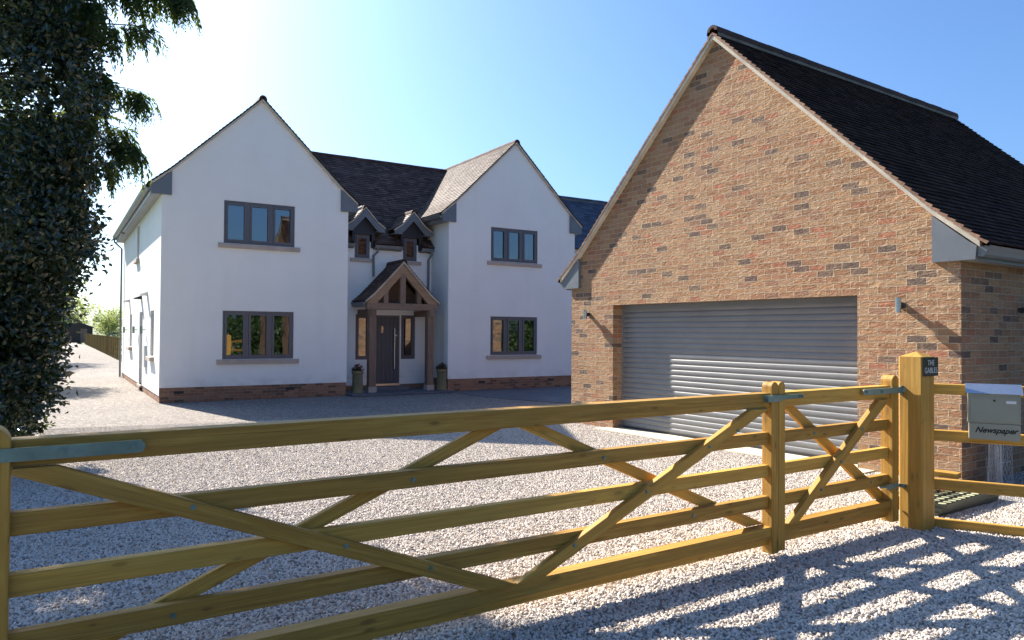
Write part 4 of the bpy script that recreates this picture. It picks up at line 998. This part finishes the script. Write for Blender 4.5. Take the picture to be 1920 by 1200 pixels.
fe = thing('rail_fence', 'four rail timber fence running right from the gate post', 'fence', FO, FA)
for z0, z1 in ((1.178, 1.272), (.765, .862), (.332, .430), (-.02, .078)):
    b = MB(); b.beam((-.02, .028, (z0 + z1) / 2), (2.55, .028, (z0 + z1) / 2), .05, z1 - z0, (0, 0, 1), .006); b.build('rail', 'gatewood', fe)
for x in (1.85,):
    b = MB(); b.beam((x, .12, -.05), (x, .12, 1.34), .13, .13, (0, 1, 0), .01); b.build('fence_post', 'postwood', fe)

mbx = thing('mailbox', 'grey metal mailbox with sloping lid and Newspaper holder hung on the rail fence', 'mailbox', FO + Vector((math.cos(FA) * .527, math.sin(FA) * .527, 0)), FA)
b = MB(); b.box(-.188, .188, -.105, -.001, .955, 1.215); body = b.build('body', 'mailgrey', mbx)
b = MB(); b.prism([(-.125, 1.208), (-.118, 1.204), (-.01, 1.268), (0.0, 1.283), (-.012, 1.286)], lambda y, z, x: (x, y, z), -.205, .205); b.build('lid', 'mailroof', mbx, merge=True)
b = MB(); b.prism([(-.118, 1.204), (0, 1.204), (0, 1.27)], lambda y, z, x: (x, y, z), -.19, .19); b.build('lid_gusset', 'mailgrey', mbx, merge=True)
b = MB(); b.box(-.172, .172, -.111, -.105, .966, 1.172); dr_ = b.build('door', 'mailgrey', mbx)
b = MB(); b.box(.085, .155, -.115, -.111, 1.128, 1.150); b.build('name_slot', 'white', dr_)
b = MB(); b.tube([(0, -.111, 1.150), (0, -.117, 1.150)], .009, 12); b.build('lock', 'ink', dr_)
b = MB(); b.box(-.180, .186, -.103, -.004, .815, .951); b.build('newspaper_holder', 'mailgrey', mbx)
text('Newspaper', .066, 'ink', mbx, 'lettering', shear=.42, off=.0020, M4=Matrix.Translation((.01, -.1042, .895)) @ UPR, sx=.98)

# ---- clutter behind the fence
def wire_roll():
    t = thing('wire_netting_roll', 'standing roll of galvanised wire netting at the garage corner', 'wire roll', g2w(.42, -6.02, 0), GA)
    b = MB(); H_ = .82; r0 = .11
    for k in range(20):
        for s_ in (-1, 1):
            pts = []
            for i in range(15):
                z = H_ * i / 14; a = 2 * math.pi * k / 20 + s_ * z * 3.0
                rr = r0 * (1 + .22 * math.sin(a * 1.5 + z)) * (1 - .18 * z)
                pts.append((rr * math.cos(a), rr * math.sin(a), z + .01))
            b.tube(pts, .0017, 3, False)
    for zz in (.012, .28, .55, .825):
        b.tube([(r0 * (1 - .18 * zz) * math.cos(a), r0 * (1 - .18 * zz) * math.sin(a), zz) for a in np.linspace(0, 6.283, 18)], .003, 4, False)
    b.tube([(-.10, -.06, .01), (-.085, -.05, .83)], .009, 6)
    b.build('netting', 'wire', t)
    b = MB()
    for k in range(16):
        for s_ in (-1, 1):
            pts = [(-.10 - .20 * (k / 15 + s_ * .35 * z) + .0, -.05 + .05 * math.sin(k), .0 + z) for z in np.linspace(.05, .80, 6)]
            pts = [p for p in pts if -.32 < p[0] < -.09]
            if len(pts) > 1: b.tube(pts, .0018, 3, False)
    b.build('loose_flap', 'wire', t)
wire_roll()
def grids():
    for i in range(3):
        t = thing('ground_grid', ['lowest dark plastic gravel grid of the stack behind the gate post', 'middle dark plastic gravel grid of the stack behind the gate post', 'dark plastic gravel grid with light-painted cells on top of the stack'][i], 'plastic grid', g2w(-1.08 + .02 * i, -6.05 - .01 * i, .004 + i * .037), GA + .02 * i, 'stack of plastic gravel grids')
        b = MB(); L, W, n, m = 1.25, .62, 12, 6
        for k in range(n + 1): x = -L / 2 + L * k / n; b.box(x - .004, x + .004, -W / 2, W / 2, 0, .035)
        for k in range(m + 1): y = -W / 2 + W * k / m; b.box(-L / 2, L / 2, y - .004, y + .004, .001, .034)
        b.build('lattice', 'plastic', t)
        b = MB()
        for k in range(n):
            for j in range(m):
                x, y = -L / 2 + L * (k + .5) / n, -W / 2 + W * (j + .5) / m
                if i == 2: b.tube([(x, y, .034), (x, y, .038)], .036, 8)
                else: b.tube([(x, y, .01), (x, y, .033)], .036, 8)
        b.build('cells', 'plasticlit' if i == 2 else 'plastic', t)
grids()
nt = MB(); random.seed(3)
for k in range(30):
    for s_ in (-1, 1):
        pts = []
        for i in range(9):
            y = -.24 + .48 * i / 8; x = -.24 + .5 * ((k / 30 + s_ * .3 * (i / 8)) % 1.0)
            pts.append((x, y, .006 + .03 * math.sin(x * 9) * math.sin(y * 8) + .03))
        for p, q in zip(pts, pts[1:]):
            if abs(p[0] - q[0]) < .1: nt.tube([p, q], .004, 4, False)
nets = nt.build('plastic_netting', 'netting'); nets.location = g2w(-1.02, -5.96, .106); nets.rotation_euler = (0, 0, GA); tag(nets, 'crumpled orange plastic netting lying on the stacked gravel grids', 'netting')
b = MB(); b.beam((-.30, 0, 0), (.30, 0, 0), .14, .06, (0, 0, 1), .004)
oc = b.build('timber_offcut', 'gatewood'); oc.location = g2w(-.34, -5.62, .165); oc.rotation_euler = (0, 0, GA + R(100)); tag(oc, 'short yellow timber offcut lying by the garage corner behind the gate post', 'timber')

# ================================================================== SHED, FAR FENCE
sh = thing('shed', 'dark timber shed at the far end of the gravel drive', 'shed', h2w(.65, 98, 0), HA)
b = MB(); b.box(-1.6, 1.6, 0, 3.0, 0, 2.1); b.prism([(-1.6, 2.1), (1.6, 2.1), (0, 2.72)], lambda p, q, y: (p, y, q), 0, 3.0)
for k in range(14): b.box(-1.62, 1.62, -.02, 0.0, .02 + k * .15, .02 + k * .15 + .135)
b.build('wall', 'shed', sh)
for s_ in (-1, 1):
    b = MB(); b.prism([(0, 2.72), (0, 2.80), (1.78, 2.11), (1.78, 2.03)], lambda p, q, y: (s_ * p, y, q), -.15, 3.15); b.build('roof', 'slate', sh, merge=True)
b = MB(); b.box(.15, .95, -.05, -.021, .05, 1.9); b.build('door', 'oak', sh)

ff = thing('paddock_fence', 'yellow post and rail fence along the drive beyond the house', 'fence', HO, HA)
b = MB()
vs = [27.5 + i * 1.85 for i in range(32)]
for i, v in enumerate(vs):
    b = MB(); b.beam((1.0, v, -.05), (1.0, v, 1.30), .11, .09, (0, 1, 0), .008); b.build('fence_post', 'fencewood', ff)
for z in (.28, .60, .92, 1.20):
    b = MB(); b.beam((1.07, vs[0] - .5, z), (1.07, vs[-1] + .5, z), .04, .10, (0, 0, 1), .004); b.build('rail', 'fencewood', ff)
fg = thing('field_gate', 'grey metal field gate and rail behind the paddock fence', 'gate', h2w(2.2, 60, 0), HA)
for k, z in enumerate((.35, .65, .95, 1.25, 1.5)):
    b = MB(); b.tube([(0, 0, z), (9.5, 0, z)], .03, 6); b.build('bar', 'grey', fg)
for x in (0, 3.2, 6.4, 9.5):
    b = MB(); b.tube([(x, 0, 0), (x, 0, 1.55)], .045, 6); b.build('upright', 'grey', fg)

# ================================================================== TREES
def trunk_mesh(t, base, top, r, limbs, seed):
    rnd_ = random.Random(seed); b = MB(); base, top = Vector(base), Vector(top)
    pts = [base.lerp(top, k / 7) + Vector((rnd_.uniform(-1, 1), rnd_.uniform(-1, 1), 0)) * r * .5 * (0 if k == 0 else 1) for k in range(8)]
    b.tube(pts, [r * (1.25 if k == 0 else 1 - .11 * k) for k in range(8)], 9)
    for tip in limbs:
        tip = Vector(tip); hz = min(.85, max(.2, (tip.z - base.z) / max(.1, (top.z - base.z)) * .7)); s0 = base.lerp(top, hz); mid = s0.lerp(tip, .5) + Vector((0, 0, .12 * (tip - s0).length))
        rr = r * .42 * (1.1 - hz)
        b.tube([s0, s0.lerp(mid, .5) + Vector((0, 0, .05)), mid, mid.lerp(tip, .5), tip], [rr, rr * .85, rr * .65, rr * .45, rr * .15], 6)
    return b.build('trunk', 'bark', t, smooth=True)
def blob_points(blobs, n, shell=.55):
    """points in a union of ellipsoids, denser towards the outside; returns points, outward directions"""
    vol = np.array([b[3] * b[4] * b[5] for b in blobs]) ** .75; idx = rng.choice(len(blobs), n, p=vol / vol.sum())
    B = np.array(blobs)[idx]; d = rng.normal(size=(n, 3)); d /= np.linalg.norm(d, axis=1)[:, None]
    rr = (shell + (1 - shell) * rng.random(n) ** .6) * (1 + .10 * rng.normal(size=n))
    P = B[:, :3] + d * B[:, 3:6] * rr[:, None]; return P, d
def clump(P, d, per, spread):
    n = len(P); P2 = np.repeat(P, per, 0) + rng.normal(size=(n * per, 3)) * spread; return P2, np.repeat(d, per, 0)
def simple_tree(name, label, cat, x, y, h, r, mat, n=9000, leaf=.16, seed=1, group=None, squash=1.0, base_h=.25, rz=1.0):
    t = thing(name, label, cat, (x, y, 0), 0, group); rl = np.random.default_rng(seed)
    bl = []
    for k in range(16):
        a = rl.random() * 6.28; q = rl.random() ** .5 * .72; zz = base_h * h + rl.random() * (h * (1 - base_h)) * .86
        taper = 1 - .55 * max(0, (zz / h - .55)) / .45
        bl.append((math.cos(a) * q * r * taper, math.sin(a) * q * r * taper, zz, r * rl.uniform(.28, .48), r * rl.uniform(.28, .48), r * rl.uniform(.22, .40) * rz))
    trunk_mesh(t, (0, 0, 0), (0, 0, h * .8), max(.05, h * .022), [b[:3] for b in bl[:8]], seed)
    P, d = blob_points(bl, n // 6); P, d = clump(P, d, 6, leaf * .8)
    P[:, 2] = np.maximum(P[:, 2], .1)
    D = d * .6 + rng.normal(size=P.shape) * .7 + np.array([0, 0, -.2])
    leaf_cloud('crown', P, D, leaf * rng.uniform(.6, 1.3, len(P)), leaf * .6 * rng.uniform(.6, 1.2, len(P)), mat, t)
    return t

def thin(P, off):
    """thin, gappy part of the crown about 4.5 m up on the side away from the drive, plus clumpy gaps all over"""
    W = P + np.array(off); a = W[:, 0] / W[:, 1]
    n = np.sin(W[:, 0] * 3.1 + 1.3 * np.sin(W[:, 2] * 2.3)) * np.sin(W[:, 2] * 3.7 + W[:, 1] * 1.9) + .5 * np.sin(W[:, 0] * 7.3 + W[:, 2] * 6.1)
    el = (W[:, 2] - 1.7) / W[:, 1]
    gap = (a < -.615) & (el > .285) & (el < .375) & (rng.random(len(P)) < .80 + .15 * n)
    return ~(gap | ((n > .95) & (rng.random(len(P)) < .8)))
# the dark holly mass at the left edge
ht = thing('holly_tree', 'dark glossy holly filling the left edge of the view', 'tree', (-7.1, 9.2, 0))
hb = []
rl = np.random.default_rng(11)
edge = [(.3, 50), (.61, 62), (.94, 92), (1.27, 98), (1.53, 98), (1.86, 106), (2.12, 122), (2.5, 150), (2.84, 164), (3.17, 160), (3.5, 160), (3.83, 168), (4.15, 165), (4.48, 160), (4.8, 165), (5.1, 160), (5.46, 150), (5.8, 160), (6.3, 150), (6.9, 120), (7.5, 80)]
for z, px in edge:
    for k in range(4):
        rx = rl.uniform(.34, .60) * (1 if z > 1 else .75)
        cy = 9.0 + rl.uniform(-1.0, 1.3)
        zz = 1.7 + (z - 1.7) * cy / 9.0
        cx = -(960 - px) / 1372 * cy - rx * rl.uniform(1.0, 1.3) - (0 if k < 2 else rl.uniform(.3, 2.6))
        hb.append((cx + 7.1, cy - 9.2, max(.25, zz) + rl.uniform(-.12, .12), rx, rl.uniform(.45, .7), rl.uniform(.28, .45)))
trunk_mesh(ht, (0, 0, 0), (.2, .1, 6.4), .16, [b[:3] for b in hb[3::7]], 5)
P, d = blob_points(hb, 19000, .5); P, d = clump(P, d, 6, .085)
k = (P[:, 2] > .12 + .25 * rng.random(len(P))) & thin(P, (-7.1, 9.2, 0)); P, d = P[k], d[k]
leaf_cloud('crown', P, d * .7 + rng.normal(size=P.shape) * .75, rng.uniform(.055, .095, len(P)), rng.uniform(.032, .05, len(P)), 'holly', ht, fold=.3)
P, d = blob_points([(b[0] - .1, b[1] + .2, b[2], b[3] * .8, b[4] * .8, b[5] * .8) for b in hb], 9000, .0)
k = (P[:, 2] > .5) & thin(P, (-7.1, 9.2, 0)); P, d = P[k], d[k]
leaf_cloud('inner_foliage', P, rng.normal(size=P.shape), rng.uniform(.14, .24, len(P)), rng.uniform(.10, .15, len(P)), 'holly', ht, rnd=rng.random(len(P)) * .4)  # oversized darker leaves added inside the crown to block light
# holly sprigs poking out into the sky and over the drive
b = MB(); SP = []; SD = []
def sprig(p0, p1, n, sag=.0):
    p0, p1 = Vector(p0), Vector(p1); pts = []
    for i in range(7):
        t = i / 6; q = p0.lerp(p1, t); q.z += sag * math.sin(t * math.pi); pts.append(q)
    b.tube(pts, [.008 * (1 - .75 * i / 6) for i in range(7)], 5, False)
    for i in range(n):
        t = .15 + .85 * random.random() ** .8; q = p0.lerp(p1, t); q.z += sag * math.sin(t * math.pi)
        SP.append(q[:]); dd = (p1 - p0).normalized() + Vector((random.gauss(0, .9), random.gauss(0, .9), random.gauss(0, .9))); SD.append(dd.normalized()[:])
for (x0, z0, x1, z1) in ((-6.1, .85, -5.35, 1.14), (-6.1, .8, -5.62, .50), (-6.2, .6, -5.85, .22), (-6.2, .6, -5.95, .12), (-6.1, 1.1, -5.7, .80),
                         (-5.8, 2.0, -5.45, 2.1), (-5.5, 2.7, -5.2, 2.8)):
    sprig((x0 + 7.1, -.3 + random.uniform(-.4, .4), z0), (x1 + 7.1, -.3 + random.uniform(-.4, .4), z1), 26, .03)
b.build('twigs', 'twig', ht)
SP, SD = np.array(SP), np.array(SD); leaf_cloud('sprig_leaves', SP, SD, rng.uniform(.06, .10, len(SP)), rng.uniform(.035, .05, len(SP)), 'holly', ht, fold=.3)

# cypress with drooping sprays behind and above the holly
ct = thing('cypress_tree', 'tall dark cypress with drooping feathery sprays hanging toward the house', 'tree', (-7.6, 9.9, 0))
CB = Vector((-7.6, 9.9, 0)); b = MB(); P_, D_, N_, LL = [], [], [], []
b.tube([(0, 0, 0), (.05, 0, 3), (0, .05, 6), (.05, 0, 9.2)], [.2, .16, .10, .03], 9)
def spray(o, d, L):
    """hanging flat spray: a curved twig with side scale-leaves, drooping"""
    o = np.array(o, float); d = np.array(d, float); d /= np.linalg.norm(d); n = max(6, int(L / .022)); p = o.copy()
    side = np.cross(d, [0, 0, 1]); side /= np.linalg.norm(side) + 1e-6; side += rng.normal(size=3) * .3
    for i in range(n):
        d = d + np.array([0, 0, -.11]); d /= np.linalg.norm(d); p = p + d * (L / n); t = i / n
        w_ = .080 * math.sin(math.pi * min(1, .2 + t * .85)) + .025
        for s_ in (-1, 1):
            dd = d * .8 + side * s_ * .75 + rng.normal(size=3) * .16 + np.array([0, 0, -.22]); P_.append(p + rng.normal(size=3) * .012); D_.append(dd); LL.append(w_ * rng.uniform(.7, 1.25))
def branch(z, ang, L, droop=.35, up_=.25, dens=1.0):
    o = Vector((0, 0, z)); h = Vector((math.cos(ang), math.sin(ang), up_)).normalized(); pts = [o]; p = o.copy(); n = 12
    for i in range(n):
        h = (h + Vector((0, 0, -droop / n))).normalized(); p = p + h * (L / n); pts.append(p.copy())
    b.tube(pts, [.035 * (1 - .9 * i / n) * max(.5, L / 3) for i in range(n + 1)], 5, False)
    hv = np.array(h[:])
    for i in range(int(21 * L * dens)):
        t = 1 - rng.random() ** 1.5 * .75; k = min(n - 1, int(t * n)); q = pts[k].lerp(pts[k + 1], t * n - k)
        sgn = rng.choice([-1, 1]); sd_ = np.array([-math.sin(ang), math.cos(ang), 0]) * sgn
        spray(q[:], np.array([math.cos(ang), math.sin(ang), -.1]) * rng.uniform(.2, .9) + sd_ * rng.uniform(.0, .8) + np.array([0, 0, -rng.uniform(.2, 1.2)]) + rng.normal(size=3) * .25, rng.uniform(.18, .62))
for i in range(46):
    z = 2.0 + 6.6 * i / 45; a = i * 2.4 + rng.normal() * .25
    branch(z, a, (1.75 if z < 4.3 else 2.3 - .2 * abs(z - 5.2)) * (.75 if math.cos(a) > 0 and math.sin(a) > -.1 else 1) * rng.uniform(.8, 1.1), rng.uniform(.4, .7), rng.uniform(.1, .35))
# branches that make the outline seen against the sky
for z, a, L, up_ in ((5.75, -.20, 3.55, .30), (5.5, -.24, 3.1, .24), (6.2, -.22, 3.4, .18), (6.7, -.3, 3.3, .15), (5.2, -.25, 2.5, .12), (4.95, -.20, 2.95, .16), (4.6, -.3, 2.3, .10),
                     (4.35, -.20, 2.85, .12), (4.1, -.3, 2.35, .10), (3.75, -.25, 2.15, .10), (3.4, -.3, 1.95, .08), (3.0, -.25, 1.75, .05), (5.9, -.45, 3.0, .12), (5.0, -.5, 2.5, .1), (4.4, -.55, 2.3, .1), (5.5, -.35, 2.9, .2), (5.0, -.3, 2.6, .2), (4.6, -.15, 2.6, .12), (4.2, -.1, 2.3, .1), (3.8, -.4, 2.1, .1)):
    branch(z, a, L, .42, up_, 1.25)
b.build('trunk', 'bark', ct)
P_, D_, LL = np.array(P_), np.array(D_), np.array(LL)
k = thin(P_, (-7.6, 9.9, 0)); P_, D_, LL = P_[k], D_[k], LL[k]
leaf_cloud('crown', P_, D_, LL, LL * .19 + .005, 'cypress', ct, fold=.15)

simple_tree('ash_tree', 'sunlit yellow green tree beyond the dark holly', 'tree', -16.8, 23.5, 5.4, 2.7, 'ash', 14000, .15, 21, 'trees lining the drive', base_h=.42)
simple_tree('field_maple', 'green tree further down the left side of the drive', 'tree', -30.5, 42, 12.5, 3.4, 'darktree', 12000, .28, 22, 'trees lining the drive', base_h=.12)
simple_tree('field_maple', 'farther green tree by the drive, nearest the shed', 'tree', -43.5, 58, 12.5, 4.0, 'darktree', 8000, .3, 23, 'trees lining the drive', base_h=.12)
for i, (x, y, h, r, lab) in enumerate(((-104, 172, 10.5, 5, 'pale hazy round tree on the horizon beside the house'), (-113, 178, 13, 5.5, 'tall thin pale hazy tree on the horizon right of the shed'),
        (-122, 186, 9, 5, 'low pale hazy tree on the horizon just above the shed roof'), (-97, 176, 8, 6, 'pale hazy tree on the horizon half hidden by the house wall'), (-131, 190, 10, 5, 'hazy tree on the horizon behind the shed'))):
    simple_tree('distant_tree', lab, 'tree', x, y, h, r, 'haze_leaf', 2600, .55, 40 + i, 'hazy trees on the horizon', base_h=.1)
# hedgerow over the lane behind the viewer: the windows mirror it
hd = thing('hedge', 'clipped green hedge across the lane, mirrored in the lower windows', 'hedge', t2w(0, -9.5), TA)
bl = [(x, rng.uniform(-.2, .2), 1.1 + rng.uniform(-.15, .2), 1.2, .8, 1.1) for x in np.arange(-6, 34, 1.0)]
P, d = blob_points(bl, 9000, .7); P[:, 2] = np.maximum(P[:, 2], .05)
leaf_cloud('foliage', P, d + rng.normal(size=P.shape) * .6, rng.uniform(.2, .34, len(P)), rng.uniform(.14, .22, len(P)), 'darktree', hd)
for i, (u, v, h, r) in enumerate(((6, -13, 4.6, 2.4), (13, -12.5, 4.2, 2.2), (19, -14, 5, 2.6), (27, -13, 4.6, 2.4))):
    o = t2w(u, v); simple_tree('hedgerow_tree', 'leafy tree standing behind the hedge across the lane', 'tree', o.x, o.y, h, r, 'darktree', 3000, .42, 60 + i, 'trees behind the hedge across the lane', base_h=.15)
print('objects', len(bpy.data.objects))
